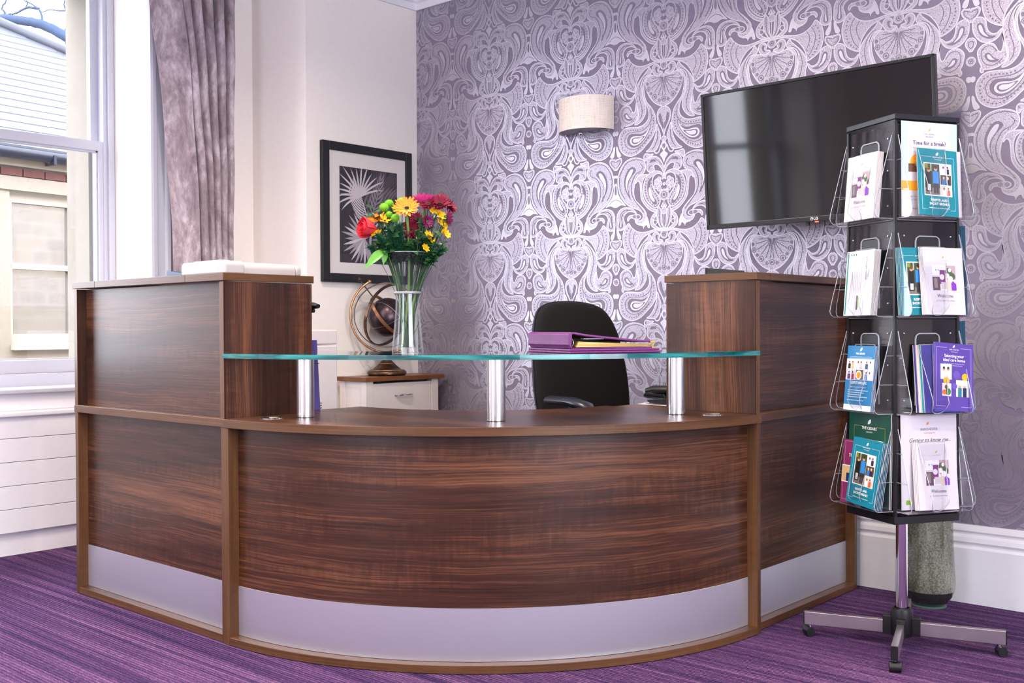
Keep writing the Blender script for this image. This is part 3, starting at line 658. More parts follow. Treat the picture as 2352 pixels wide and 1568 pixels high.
for k in range(-6, 12):
    s = -0.095 + 0.2 * k
    if bme is None:
        mb2 = MB(); 
        for v in [(-0.094, 0, -0.03), (0.094, 0, -0.03), (0.094, 0.03, -0.03), (-0.094, 0.03, -0.03), (-0.094, 0, 0.03), (0.094, 0, 0.03), (0.094, 0.03, 0.03), (-0.094, 0.03, 0.03)]: mb2.v.append(tuple(HD * v[0] + HN * v[1] + Vector((0, 0, v[2]))))
        mb2.f = [(0, 3, 2, 1), (4, 5, 6, 7), (0, 1, 5, 4), (1, 2, 6, 5), (2, 3, 7, 6), (3, 0, 4, 7)]; mb2.m = [0] * 6
        o = mb2.build('brick', M_BRICK, house, local=True); bme = o.data
    else: o = bpy.data.objects.new('brick', bme); COL.objects.link(o); o.parent = house
    o.location = Vector(hp(s, 0, 2.354)) - Vector(house.location)
mb = MB(); hbox(mb, -1.4, 5, 0, 0.06, 2.40, 2.47); mb.build('cornice', M_CREAM, house)
M_GUTTER = plain('#0a1428', 0.35, 0, 0.5, 'dark_blue_gutter_paint')
gt = MB().tube([hp(-1.5, 0.13, 2.50), hp(5, 0.13, 2.50)], 0.052, 12).build('gutter', M_GUTTER, house, smooth=60)
for s in (0.0, 1.0, -1.0): hbox(MB(), s - 0.012, s + 0.012, 0.03, 0.19, 2.43, 2.51).build('gutter_bracket', M_GUTTER, gt)
def m_slate():
    t = NT('blue_grey_slate'); c = t.coord(); t.set(col=t.mix(t.noise(c, 7, 5, 0.7), (0.032, 0.038, 0.054, 1), (0.058, 0.064, 0.08, 1)), rough=0.55, spec=0.5); return t.m
M_SLATE = m_slate()
M_SLATEJ = plain('#0c1430', 0.7, 0, 0.3, 'slate_shadow_gap')
pit = 0.85
def roofp(s, o, lift=0.0): return hp(s, 0.16 - o, 2.53 + pit * o + lift)
def hip_o(s): return 1.70 - 0.39 * (s - 0.68)
k = 0; o_ = 0.0; step = 0.098
while o_ < 4.4:
    s_max = min(5.0, 0.68 + (1.70 - o_ - step) / 0.39); s_max = max(s_max, -1.5)
    if s_max <= -1.45: break
    j = 0.004 * ((k * 37) % 5 - 2)
    mb = MB(); a, b = o_ + j * 0.3, o_ + step * 1.6
    vs = [roofp(-1.5, a, 0.030), roofp(s_max, a, 0.030), roofp(s_max, b, 0.020), roofp(-1.5, b, 0.020), roofp(-1.5, a, 0.012), roofp(s_max, a, 0.012), roofp(s_max, b, 0.002), roofp(-1.5, b, 0.002)]
    mb.add(vs, [(0, 1, 2, 3), (7, 6, 5, 4), (0, 4, 5, 1), (1, 5, 6, 2), (2, 6, 7, 3), (3, 7, 4, 0)]); mb.build('slate_course', M_SLATE, house); k += 1; o_ += step
mb = MB().add([roofp(-1.5, 0, -0.02), roofp(5, 0, -0.02), roofp(5, hip_o(5), -0.02), roofp(-1.5, hip_o(-1.5), -0.02)], [(0, 1, 2, 3)]); mb.build('roof_underlay', M_SLATEJ, house)
mb = MB().tube([roofp(5.0, hip_o(5.0), 0.03), roofp(-1.5, hip_o(-1.5), 0.03)], 0.060, 10, flat=1.0); mb.build('hip_ridge', M_SLATE, house, smooth=60)
hw = MB()
for s0, s1, z0, z1 in ((S0, S0 + 0.055, ZB, ZT), (S1 - 0.14, S1, ZB, ZT), (S0, S1, ZT - 0.105, ZT), (S0, S1, ZB, ZB + 0.085), (S0, S1, 1.552, 1.60)): hbox(hw, s0, s1, -0.12, -0.06, z0, z1)
M_CREAMT = plain('#b0aa9c', 0.5, 0, 0.4, 'cream_gloss_paint')
hw = hw.build('window', M_CREAMT, house)
mb = MB(); hbox(mb, S0, S1 + 0.03, -0.05, 0.05, ZB - 0.05, ZB); mb.build('window_sill', M_CREAMT, house)
def m_hpane():
    t = NT('house_window_glass'); t.set(col=(0.05, 0.055, 0.06, 1), rough=0.05, spec=1.0, coat=1.0, coatr=0.03, metal=0.75); t.b.inputs['Base Color'].default_value = (0.42, 0.42, 0.44, 1); return t.m
mb = MB(); hbox(mb, S0 + 0.04, S1 - 0.12, -0.10, -0.095, ZB + 0.07, ZT - 0.09); mb.build('pane', m_hpane(), hw)

bush = thing('bush', (-6.15, 7.35, -0.35), 'round green bush by the stone wall, mirrored in the pane of the house window', 'bush')
brn = random.Random(9); mb = MB(); MBK = plain('#1c3a20', 0.7, 0, 0.3, 'bush_leaf', 0.3)
for k in range(900):
    th = math.acos(1 - 2 * brn.random()); ph = brn.uniform(0, 2 * pi); d = Vector((sin(th) * cos(ph) * 0.42, sin(th) * sin(ph) * 0.8, cos(th) * 0.62 + 0.62)); c = Vector(bush.location) + d * brn.uniform(.8, 1.0); a = d.orthogonal().normalized() * 0.05; b = d.cross(a).normalized() * 0.08
    mb.add([c - b, c + a, c + b, c - a], [(0, 1, 2, 3)])
mb.build('leaves', MBK, bush)['kind'] = 'stuff'
MB().tube([(-6.15, 7.35, -0.35), (-6.15, 7.35, 0.3)], 0.04, 8).build('stem', plain('#4a3a2c', 0.9), bush)
# bare tree behind the roof and a bush between the buildings
M_BARK = plain('#364258', 0.9, 0, 0.2, 'grey_bark', 0.25)
tree = thing('tree', (-12.7, 7.6, -0.35), 'bare winter tree with pale blue grey branches above the slate roof', 'tree')
MB().tube([(-12.7, 7.6, -0.35), (-12.72, 7.55, 1.5), (-12.85, 7.40, 2.8), (-12.94, 7.25, 3.46)], [0.24, 0.20, 0.15, 0.12], 12).build('trunk', M_BARK, tree, smooth=60)
rb = random.Random(5)
TREE = [([(-12.94, 7.25, 3.46), (-13.24, 7.0, 4.26), (-13.52, 6.75, 4.67), (-13.64, 6.64, 4.82), (-13.77, 6.53, 4.92), (-13.92, 6.4, 5.02), (-14.09, 6.25, 5.07), (-14.35, 6.02, 5.11), (-14.6, 5.79, 5.11), (-15.02, 5.41, 5.01)], 0.085, 0.05),
        ([(-13.77, 6.53, 4.92), (-13.72, 6.58, 4.84), (-13.69, 6.6, 4.75), (-13.67, 6.61, 4.62)], 0.022, 0.01),
        ([(-13.71, 6.59, 4.86), (-13.75, 6.62, 5.0), (-13.72, 6.62, 5.15), (-13.72, 6.58, 5.28), (-13.7, 6.6, 5.46), (-13.8, 6.7, 5.9)], 0.016, 0.006),
        ([(-13.57, 6.71, 4.78), (-13.52, 6.68, 4.95), (-13.5, 6.68, 5.12), (-13.59, 6.7, 5.26), (-13.56, 6.73, 5.46), (-13.4, 6.9, 6.0)], 0.018, 0.006),
        ([(-13.92, 6.4, 5.02), (-13.94, 6.38, 5.15), (-13.97, 6.36, 5.23), (-14.05, 6.29, 5.3), (-14.14, 6.21, 5.4), (-14.4, 6.2, 5.9)], 0.016, 0.006),
        ([(-13.97, 6.36, 5.23), (-14.09, 6.25, 5.25), (-14.18, 6.17, 5.18), (-14.26, 6.1, 5.16), (-14.35, 6.02, 5.14)], 0.020, 0.006),
        ([(-13.71, 6.59, 5.2), (-13.84, 6.48, 5.22), (-13.92, 6.4, 5.19), (-13.96, 6.37, 5.2)], 0.010, 0.005),
        ([(-13.57, 6.71, 5.12), (-13.65, 6.65, 5.16), (-13.71, 6.59, 5.19)], 0.009, 0.005), ([(-14.35, 6.02, 5.1), (-14.3, 6.06, 5.18), (-14.33, 6.04, 5.26), (-14.28, 6.08, 5.41), (-14.4, 6.0, 5.9)], 0.018, 0.006),
        ([(-14.09, 6.25, 5.25), (-14.07, 6.27, 5.32), (-14.09, 6.25, 5.4), (-14.0, 6.3, 5.8)], 0.010, 0.004), ([(-13.7, 6.6, 5.15), (-13.63, 6.67, 5.23), (-13.54, 6.74, 5.32), (-13.3, 6.9, 5.7)], 0.012, 0.005),
        ([(-12.94, 7.25, 3.46), (-12.7, 7.5, 4.3), (-12.5, 7.9, 5.2), (-12.3, 8.1, 6.2)], 0.09, 0.02), ([(-12.7, 7.5, 4.3), (-12.2, 7.2, 5.0), (-12.0, 7.0, 5.9)], 0.05, 0.012)]
for pts, r0, r1 in TREE:
    q = smooth_poly(pts, 4, False); n = len(q)
    MB().tube([(x + rb.uniform(-.008, .008), y + rb.uniform(-.008, .008), z + rb.uniform(-.006, .006)) for x, y, z in q], [r0 + (r1 - r0) * i / (n - 1) for i in range(n)], 7).build('branch', M_BARK, tree, smooth=60)

# ================================================================== reception desk
ZT0, ZT1, ZH0, ZH1 = 0.715, 0.743, 1.200, 1.225
CX, CY, RO = -3.056, 3.258, 1.268          # centre and outer radius of the curved corner
BV = 0.0012
def desk_unit(name, label, front, a0, a1, depth_top, depth_hutch, boards):
    """straight counter unit with hutch. front(a,o,z)->xyz: a along the front, o = depth behind the front plane"""
    base = front((a0 + a1) / 2, depth_top / 2, 0)
    t = thing(name, base, label, 'counter unit')
    def bx(nm, b0, b1, o0, o1, z0, z1, mat, grain, parent=t, bev=BV):
        p, q = front(b0, o0, z0), front(b1, o1, z1)
        return MB().box(min(p[0], q[0]), max(p[0], q[0]), min(p[1], q[1]), max(p[1], q[1]), z0, z1).build(nm, mat, parent, grain=grain, bevel=bev)
    th = 0.0235; rec = 0.038
    for b in (a0, a1 - th): bx('end_panel', b, b + th, 0.0, depth_hutch, 0.0, ZT0, M_EDGE, 'v')
    bx('bottom_rail', a0 + th, a1 - th, 0.0, rec + 0.01, 0.002, 0.027, M_EDGE, 'h')
    fp = bx('front_panel', a0 + th, a1 - th, rec, rec + 0.018, 0.027, ZT0, M_WALNUT, 'h')
    bx('kick_plate', a0 + th + 0.001, a1 - th - 0.001, rec - 0.002, rec, 0.028, 0.190, M_KICK, None, bev=0)
    bx('worktop', a0 - 0.003, a1, -0.002, depth_top, ZT0, ZT1, M_EDGE, 'h')
    for b in (a0 + 0.001, a1 - th - 0.002): bx('hutch_end_panel', b, b + th, 0.0, depth_hutch, ZT1, ZH0 - 0.003, M_WALNUT, 'v')
    for b in (a0 + 0.001, a1 - th - 0.002): bx('edge_strip', b, b + th, -0.001, 0.004, ZT1, ZH0 - 0.003, M_EDGE, 'v')
    bx('hutch_front_panel', a0 + th, a1 - th, rec, rec + 0.018, ZT1, ZH0 - 0.003, M_WALNUT, 'h')
    for b0, b1 in zip(boards, boards[1:]): bx('top_board', b0 + 0.0006, b1 - 0.0006, -0.005, depth_hutch + 0.005, ZH0, ZH1, M_EDGE, 'h')
    return t
LY = 1.995; LX0, LX1 = -4.100, -3.0575
desk_unit('counter_unit', 'straight walnut counter unit with raised front standing nearest the window', lambda a, o, z: (a, LY + o, z), LX0, LX1, 0.365, 0.361,
          [LX0 - 0.006, -3.925, -3.285, LX1 + 0.004])
RX = -1.806; RY0, RY1 = 3.2595, 4.062
desk_unit('counter_unit', 'straight walnut counter unit with raised front against the papered wall', lambda a, o, z: (RX - o, a, z), RY0, RY1, 0.594, 0.363,
          [RY0 - 0.004, 3.350, RY1 + 0.006])

def arc_pts(r, n=48, a0=-pi / 2, a1=0.0): return [(CX + r * cos(a0 + (a1 - a0) * i / n), CY + r * sin(a0 + (a1 - a0) * i / n)) for i in range(n + 1)]
def arc_wall(r0, r1, z0, z1, n=48, a0=-pi / 2, a1=0.0):
    mb = MB(); A, B = arc_pts(r0, n, a0, a1), arc_pts(r1, n, a0, a1)
    return mb.prism(B + A[::-1], z0, z1) if False else _aw(mb, A, B, z0, z1)
def _aw(mb, A, B, z0, z1):
    n = len(A); vs = []
    for P, z in ((B, z0), (B, z1), (A, z1), (A, z0)): vs += [(x, y, z) for x, y in P]
    fs = []
    for r in range(4):
        for i in range(n - 1): fs.append((r * n + i, r * n + i + 1, ((r + 1) % 4) * n + i + 1, ((r + 1) % 4) * n + i))
    fs += [(0, n, 2 * n, 3 * n), (n - 1, 4 * n - 1, 3 * n - 1, 2 * n - 1)]
    return mb.add(vs, fs)
def arc_uv(o, vertical=False):
    me = o.data; w = WORLD[o.name]
    uvl = me.uv_layers.get('UVMap') or me.uv_layers.new(name='UVMap')
    for p in me.polygons:
        for li in p.loop_indices:
            c = me.vertices[me.loops[li].vertex_index].co + w; r = hypot(c.x - CX, c.y - CY); a = atan2(c.y - CY, c.x - CX)
            uvl.data[li].uv = (a * RO, c.z if abs(p.normal.z) < 0.7 else r)
corner = thing('curved_counter_unit', (-2.2, 2.4, 0), 'curved walnut corner counter with bowed front and steel kick plate', 'counter unit')
G = 0.0006
lo_a, hi_a = -pi / 2 + 0.0245 / RO, -0.0245 / RO
for nm, r0, r1, z0, z1, mt in (('front_panel', 1.212, 1.230, 0.027, ZT0, M_WALNUT), ('kick_plate', 1.230, 1.2322, 0.028, 0.190, M_KICK), ('bottom_rail', 1.225, RO, 0.002, 0.027, M_EDGE)):
    o = arc_wall(r0, r1, z0, z1, 48, lo_a, hi_a).build(nm, mt, corner, smooth=30, bevel=BV if mt is not M_KICK else 0); arc_uv(o)
MB().box(CX + G, CX + 0.0242, CY - RO, CY - 0.95, 0, ZT0).build('end_panel', M_EDGE, corner, grain='v', bevel=BV)
MB().box(CX + 0.95, CX + RO, CY - 0.0242, CY - G, 0, ZT0).build('end_panel', M_EDGE, corner, grain='v', bevel=BV)
out = arc_pts(RO + 0.004, 56); inn = arc_pts(0.61, 28)
poly = out + inn[::-1] + [(-3.145, CY - 0.61), (-3.145, 2.3665), (CX, 2.3665)]
o = MB().prism(poly, ZT0, ZT1).build('worktop', [M_WALNUT, M_EDGE], corner, smooth=30, bevel=BV, grain='h', tri=True)
for p in o.data.polygons:
    if abs(p.normal.z) < 0.5: p.material_index = 1
me = o.data; w_ = WORLD[o.name]
for p in me.polygons:
    if abs(p.normal.z) < 0.5:
        for li in p.loop_indices:
            c = me.vertices[me.loops[li].vertex_index].co + w_; me.uv_layers[0].data[li].uv = (atan2(c.y - CY, c.x - CX) * RO, c.z)
for x, y, rot in ((-2.955, 2.105, 0.4), (-1.903, 3.135, 1.2)):
    g = MB().lathe([(0.0, 0.001), (0.026, 0.001), (0.030, 0.004), (0.036, 0.003), (0.038, 0.0)], 28, (x, y, ZT1)).build('cable_grommet', M_CHROME, corner, smooth=40)
    MB().obox((x + 0.012 * cos(rot), y + 0.012 * sin(rot), ZT1 + 0.0035), ((cos(rot), sin(rot), 0), (-sin(rot), cos(rot), 0), (0, 0, 1)), (0.014, 0.008, 0.0012)).build('cable_flap', plain('#cfc8b8', 0.3, 0.6), g)

# --- glass shelf on three steel posts
gs = thing('glass_shelf', (-2.3, 2.5, ZT1), 'curved clear glass counter shelf with turquoise edge on three steel posts', 'glass shelf')
ZG0, ZG1 = 0.944, 0.959
A, B = arc_pts(0.82, 64, -pi / 2 + 0.001, -0.002), arc_pts(1.275, 64, -pi / 2 + 0.004, -0.012)
o = _aw(MB(), A, B, ZG0, ZG1).build('glass_sheet', [M_SHELF, M_GEDGE], gs)
for p in o.data.polygons:
    if abs(p.normal.z) < 0.5: p.material_index = 1
for ang in (-82.0, -45.3, -9.3):
    x, y = CX + 1.058 * cos(radians(ang)), CY + 1.058 * sin(radians(ang))
    p = MB().lathe([(0.0, 0.004), (0.0295, 0.004), (0.0295, 0.199), (0.0, 0.199)], 40, (x, y, ZT1)).build('support_post', M_POST, gs, smooth=40)
    MB().lathe([(0.0, 0), (0.0285, 0), (0.0302, 0.002), (0.0302, 0.004), (0.0, 0.005)], 40, (x, y, ZT1)).build('post_collar', M_CHROME, p, smooth=40)
    MB().lathe([(0.0, 0.197), (0.022, 0.197), (0.022, 0.2008), (0, 0.2008)], 32, (x, y, ZT1)).build('post_disc', M_NICKEL, p, smooth=40)

# ================================================================== things on the left unit
zt = ZH1 + 0.0004
lam = thing('laminator', (-3.2, 2.17, zt), 'long white laminator lying on the raised counter by the window', 'laminator')
M_APPL = plain('#b0acae', 0.35, 0, 0.5, 'white_appliance_plastic')
def rbox(x0, x1, y0, y1, z0, z1, r, n=5, axis='y'):
    """box whose long top edges are rounded (cross-section in x-z extruded along y, or in y-z along x)"""
    a0, a1 = (x0, x1) if axis == 'y' else (y0, y1)
    pr = [(a0, z0), (a1, z0)] + [(a1 - r + r * cos(t * pi / 2 / n), z1 - r + r * sin(t * pi / 2 / n)) for t in range(n + 1)] + [(a0 + r - r * sin(t * pi / 2 / n), z1 - r + r * cos(t * pi / 2 / n)) for t in range(n + 1)]
    return MB().prism(pr, y0 if axis == 'y' else x0, y1 if axis == 'y' else x1, (lambda a, z, h: (a, h, z)) if axis == 'y' else (lambda a, z, h: (h, a, z)))
rbox(-3.23, -3.078, 2.085, 2.300, zt, zt + 0.040, 0.024).build('body', M_APPL, lam, smooth=50, bevel=0.002)
rbox(-3.345, -3.070, 2.012, 2.084, zt, zt + 0.043, 0.018, axis='y').build('end_cover', M_APPL, lam, smooth=50, bevel=0.004, seg=3)
rbox(-3.23, -3.075, 2.301, 2.322, zt, zt + 0.038, 0.020).build('end_cap', M_APPL, lam, smooth=50, bevel=0.004)
for k in range(9): MB().obox((-3.30 + k * 0.019, 2.030, zt + 0.0432), ((0.8, 0.6, 0), (-0.6, 0.8, 0), (0, 0, 1)), (0.001, 0.007, 0.0006)).build('vent_slot', plain('#8d8d96', 0.6), lam)
MB().box(-3.32, -3.15, 2.045, 2.080, zt + 0.043, zt + 0.049).build('feed_lip', M_APPL, lam, bevel=0.002)
M_NAVY = plain('#1d3a63', 0.35, 0, 0.5, 'navy_cover')
tag(recenter(MB().box(-3.53, -3.36, 2.02, 2.24, zt, zt + 0.004).build('document_wallet', M_NAVY, bevel=0.0008)), 'flat navy document wallet lying beside the white laminator', 'wallet')
bk = MB(); d0 = zt + 0.0045
bk.add([(-3.47, 2.03, d0), (-3.352, 2.03, d0), (-3.352, 2.22, d0), (-3.47, 2.22, d0), (-3.47, 2.03, d0 + 0.018), (-3.352, 2.03, d0 + 0.004), (-3.352, 2.22, d0 + 0.004), (-3.47, 2.22, d0 + 0.018)],
       [(0, 3, 2, 1), (4, 5, 6, 7), (0, 1, 5, 4), (1, 2, 6, 5), (2, 3, 7, 6), (3, 0, 4, 7)])
tag(recenter(bk.build('notebook', M_NAVY, bevel=0.0008)), 'wedge shaped navy notebook lying on top of the flat wallet', 'notebook')
# black tray on the right unit
tr = thing('document_tray', (-1.95, 3.40, ZH1), 'low black plastic document tray on the raised counter below the television', 'tray')
tz = ZH1 + 0.0004
MB().box(-2.02, -1.87, 3.29, 3.52, tz, tz + 0.004).build('base', M_BLACK, tr, bevel=0.001)
MB().add([(-2.02, 3.29, tz + .004), (-1.87, 3.29, tz + .004), (-1.87, 3.294, tz + .004), (-2.02, 3.294, tz + .004), (-2.02, 3.29, tz + .021), (-1.87, 3.29, tz + .008), (-1.87, 3.294, tz + .008), (-2.02, 3.294, tz + .021)],
         [(0, 3, 2, 1), (4, 5, 6, 7), (0, 1, 5, 4), (1, 2, 6, 5), (2, 3, 7, 6), (3, 0, 4, 7)]).build('side_wall', M_BLACK, tr)
MB().box(-2.024, -2.0185, 3.288, 3.522, tz, tz + 0.023).build('back_wall', M_BLACK, tr, bevel=0.001)

# ================================================================== desk telephone on the right wing
ph = thing('telephone', (-2.27, 3.50, ZT1), 'black desk telephone with raised handset beside the right hutch', 'telephone')
z0 = ZT1 + 0.0065
MB().prism([(-2.34, z0), (-2.20, z0), (-2.20, z0 + 0.028), (-2.27, z0 + 0.02), (-2.355, z0 + 0.012)], 3.40, 3.60, lambda x, z, h: (x, h, z)).build('base', M_BLACK, ph, bevel=0.002)
MB().box(-2.30, -2.24, 3.44, 3.56, z0 + 0.018, z0 + 0.034).build('cradle', M_BLACK, ph, bevel=0.003)
MB().tube([(-2.37, 3.425, z0 + 0.045), (-2.34, 3.43, z0 + 0.050), (-2.24, 3.45, z0 + 0.050), (-2.18, 3.46, z0 + 0.044)], [0.010, 0.017, 0.018, 0.013], 14, flat=1.5).build('handset', M_BLACK, ph, smooth=50)
MB().tube([(-2.30, 3.437, z0 + 0.036), (-2.29, 3.44, z0 + 0.02)], 0.012, 10).build('ear_cup', M_BLACK, ph, smooth=50)
for k, (dx, dz) in enumerate(((0, 0), (0.012, 0.0032))):
    nm = ('white sheet of paper flat under the black telephone', 'white sheet of paper curling up under the black telephone')[k]
    mb = MB(); n = 8; vs = []
    for i in range(n + 1):
        s = i / n; x = -2.385 + dx + 0.19 * s; zz = ZT1 + 0.0006 + dz * 0.6 + (0.0035 if k else 0.0015) * (1 - s) ** 2
        vs += [(x, 3.385 + 0.02 * k, zz), (x, 3.62, zz)]
    for i in range(n): mb.f.append((2 * i, 2 * i + 2, 2 * i + 3, 2 * i + 1)); mb.m.append(0)
    mb.v = vs; o = mb.build('paper_sheet', plain('#ecebf0', 0.7)); recenter(o); tag(o, nm, 'paper', 'papers under the telephone')
    o.modifiers.new('thickness', 'SOLIDIFY').thickness = 0.0004

# ================================================================== album on the glass shelf
rr = Vector((0.745, 0.667, 0)); ff = Vector((-0.667, 0.745, 0))
al = radians(23); P_ = rr * cos(al) + ff * sin(al); S_ = -rr * sin(al) + ff * cos(al)
N0 = Vector((-2.072, 2.586, 0))
def alb(p, s, z): q = N0 + P_ * p + S_ * s; return (q.x, q.y, ZG1 + 0.0004 + z)
def leather(name, h, rough=0.42):
    t = NT(name); c = t.coord(); v = t.n('ShaderNodeTexVoronoi', inp={'Vector': c, 'Scale': 420.0}).outputs[0]
    t.set(col=lin(h), rough=rough, spec=0.5); t.bump(v, 0.35, 0.0012); return t.m
M_PURPLE = leather('purple_leather', '#6c2a70', 0.36)
M_PAGES = NT('gold_page_edges'); c_ = M_PAGES.coord(); M_PAGES.set(col=M_PAGES.ramp(M_PAGES.noise(M_PAGES.scale(c_, (6, 6, 900)), 1.0, 2), [(0.35, lin('#b9862e')), (0.6, lin('#ecd58a'))]), rough=0.45, spec=0.5); M_PAGES = M_PAGES.m
def slab(mb, p0, p1, s0, s1, za, zb, m=0, droop=0.0):
    """slab with optional height drop along p"""
    n = 8; vs = []
    for i in range(n + 1):
        f = i / n; p = p0 + (p1 - p0) * f; dz = -droop * min(1.0, f * 1.15) ** 0.8
        vs += [alb(p, s0, za + dz), alb(p, s1, za + dz), alb(p, s1, zb + dz), alb(p, s0, zb + dz)]
    fs = [(0, 1, 2, 3), (4 * n + 3, 4 * n + 2, 4 * n + 1, 4 * n)]
    for i in range(n):
        for k in range(4): fs.append((4 * i + k, 4 * i + 4 + k, 4 * i + 4 + (k + 1) % 4, 4 * i + (k + 1) % 4))
    return mb.add(vs, fs, m)
case = thing('slip_folder', alb(0.15, 0.15, 0), 'slim purple leather folder lying flat under the thick ring album', 'folder')
slab(MB(), -0.004, 0.318, -0.006, 0.316, 0.0, 0.0062).build('lower_cover', M_PURPLE, case, bevel=0.0025)
slab(MB(), -0.004, 0.316, -0.004, 0.314, 0.0070, 0.0135).build('upper_cover', M_PURPLE, case, bevel=0.0025)
slab(MB(), 0.0, 0.305, 0.0, 0.30, 0.0055, 0.0075).build('lining', plain('#3a1740', 0.7), case)
album = thing('ring_album', alb(0.15, 0.15, 0.014), 'thick purple leather ring album with gilt page edges on the glass shelf', 'album')
zb = 0.0142
sp = [(0.0, zb + 0.006), (-0.006, zb + 0.012), (-0.006, zb + 0.046), (0.002, zb + 0.052), (0.020, zb + 0.050), (0.020, zb + 0.046), (0.006, zb + 0.045), (0.004, zb + 0.006), (0.010, zb), (0.003, zb)]
mb = MB(); n = len(sp); mb.add([alb(p, 0.0, z) for p, z in sp] + [alb(p, 0.31, z) for p, z in sp], [tuple(range(n)), tuple(range(2 * n - 1, n - 1, -1))] + [(i, (i + 1) % n, n + (i + 1) % n, n + i) for i in range(n)]); mb.build('spine', M_PURPLE, album, bevel=0.0015, smooth=40, tri=True)
slab(MB(), 0.012, 0.292, -0.002, 0.312, zb + 0.0445, zb + 0.0515, 0, 0.026).build('front_cover', M_PURPLE, album, bevel=0.002, smooth=40)
slab(MB(), 0.006, 0.296, 0.0, 0.31, zb, zb + 0.0035).build('back_cover', M_PURPLE, album, bevel=0.0012)
for k in range(5): slab(MB(), 0.022 + 0.002 * k, 0.297 - 0.003 * (k % 2), 0.004, 0.306, zb + 0.0042 + 0.0036 * k + 0.001, zb + 0.0042 + 0.0036 * k + 0.0040, 0, 0.0024 * k).build('page_block', M_PAGES, album)
for s_ in (0.03, 0.15, 0.27): MB().tube([alb(0.014 + 0.010 * cos(a), s_, zb + 0.019 + 0.014 * sin(a)) for a in [i * pi / 6 for i in range(12)]], 0.0016, 6, closed=True).build('ring', M_CHROME, album, smooth=60)
slab(MB(), 0.283, 0.301, -0.0025, 0.012, zb + 0.0165, zb + 0.0235).build('corner_cap', M_BRASS, album, bevel=0.0008)
slab(MB(), 0.290, 0.304, -0.001, 0.010, zb - 0.0004, zb + 0.0042).build('corner_cap', M_BRASS, album, bevel=0.0008)
MB().obox(alb(0.085, 0.02, zb + 0.0305), (P_, S_, (0, 0, 1)), (0.035, 0.012, 0.0012)).build('label_slip', plain('#d8dcec', 0.5), album)

# ================================================================== office chair behind the desk
ch = thing('office_chair', (-2.56, 3.53, 0), 'black fabric office chair with high rounded back behind the curved counter', 'chair')
FD = Vector((0.972, -0.235, 0)).normalized(); WD = Vector((-FD.y, FD.x, 0)); CB = Vector((-2.775, 3.565, 0))
def m_fabric(name, h):
    t = NT(name); c = t.coord(); n1 = t.noise(c, 900, 2); t.set(col=t.mix(n1, lin(h), tuple(min(1, v * 1.8 + 0.001) for v in lin(h)[:3]) + (1,)), rough=0.92, spec=0.25, sheen=0.03); t.bump(n1, 0.4, 0.001); return t.m
M_FAB = m_fabric('black_chair_fabric', '#0a0809')
M_CHPL = plain('#20242e', 0.30, 0, 0.5, 'charcoal_chair_plastic')
def chair_outline(n=40, grow=0.0):
    pts = [(-0.205, 0.60), (-0.235, 0.70), (-0.240, 0.82), (-0.228, 0.95), (-0.205, 1.05), (-0.165, 1.115), (-0.10, 1.142), (0.0, 1.150), (0.10, 1.142), (0.165, 1.115), (0.205, 1.05), (0.228, 0.95), (0.240, 0.82), (0.235, 0.70), (0.205, 0.60), (0.10, 0.575), (-0.10, 0.575)]
    return [(w * (1 + grow / 0.24), 0.86 + (z - 0.86) * (1 + grow / 0.29)) for w, z in smooth_poly(pts, 4)]
def recl(z): return 0.02 + 0.16 * max(0, (z - 0.62)) + 0.10 * max(0, z - 0.9) ** 2 * 2
def chb(w, z, o): q = CB + WD * w - FD * recl(z) + FD * (o + 0.28 * w * w); return (q.x, q.y, z)
def cushion(o0, o1, inset, grow, mat, name, parent):
    ring = chair_outline(grow=grow); n = len(ring); cz = 0.86
    layers = [(1.0, o0), (1.0, o0 + (o1 - o0) * 0.45), (1 - inset * 0.35, o0 + (o1 - o0) * 0.8), (1 - inset, o1), (0.6, o1 + (o1 - o0) * 0.10), (0.25, o1 + (o1 - o0) * 0.12)]
    mb = MB()
    for s_, o_ in layers: mb.v += [chb(w * s_, cz + (z - cz) * s_, o_) for w, z in ring]
    for L in range(len(layers) - 1):
        for i in range(n): mb.f.append((L * n + i, L * n + (i + 1) % n, (L + 1) * n + (i + 1) % n, (L + 1) * n + i)); mb.m.append(0)
    mb.f += [tuple(range(n - 1, -1, -1)), tuple(range((len(layers) - 1) * n, len(layers) * n))]; mb.m += [0, 0]
    return mb.build(name, mat, parent, smooth=60, tri=True)
cushion(0.0, 0.045, 0.10, 0.0, M_FAB, 'backrest', ch)
cushion(-0.001, -0.022, 0.12, 0.004, M_CHPL, 'back_shell', ch)
SCN = CB + FD * 0.25
seat = [(SCN.x + FD.x * a + WD.x * b, SCN.y + FD.y * a + WD.y * b) for a, b in smooth_poly([(-.23, -.18), (-.1, -.24), (.1, -.245), (.2, -.21), (.235, 0), (.2, .21), (.1, .245), (-.1, .24), (-.23, .18)], 4)]
MB().prism(seat, 0.46, 0.53).build('seat', M_FAB, ch, smooth=40, bevel=0.022, seg=3)
MB().prism(seat, 0.445, 0.459).build('seat_shell', M_CHPL, ch, smooth=40)
q0, q1 = CB - FD * 0.03 + Vector((0, 0, 0.70)), CB + FD * 0.06 + Vector((0, 0, 0.44))
MB().tube([q0, CB - FD * 0.045 + Vector((0, 0, 0.55)), CB - FD * 0.01 + Vector((0, 0, 0.44)), SCN + Vector((0, 0, 0.435))], 0.018, 10, flat=2.0).build('back_bracket', M_CHPL, ch, smooth=50)
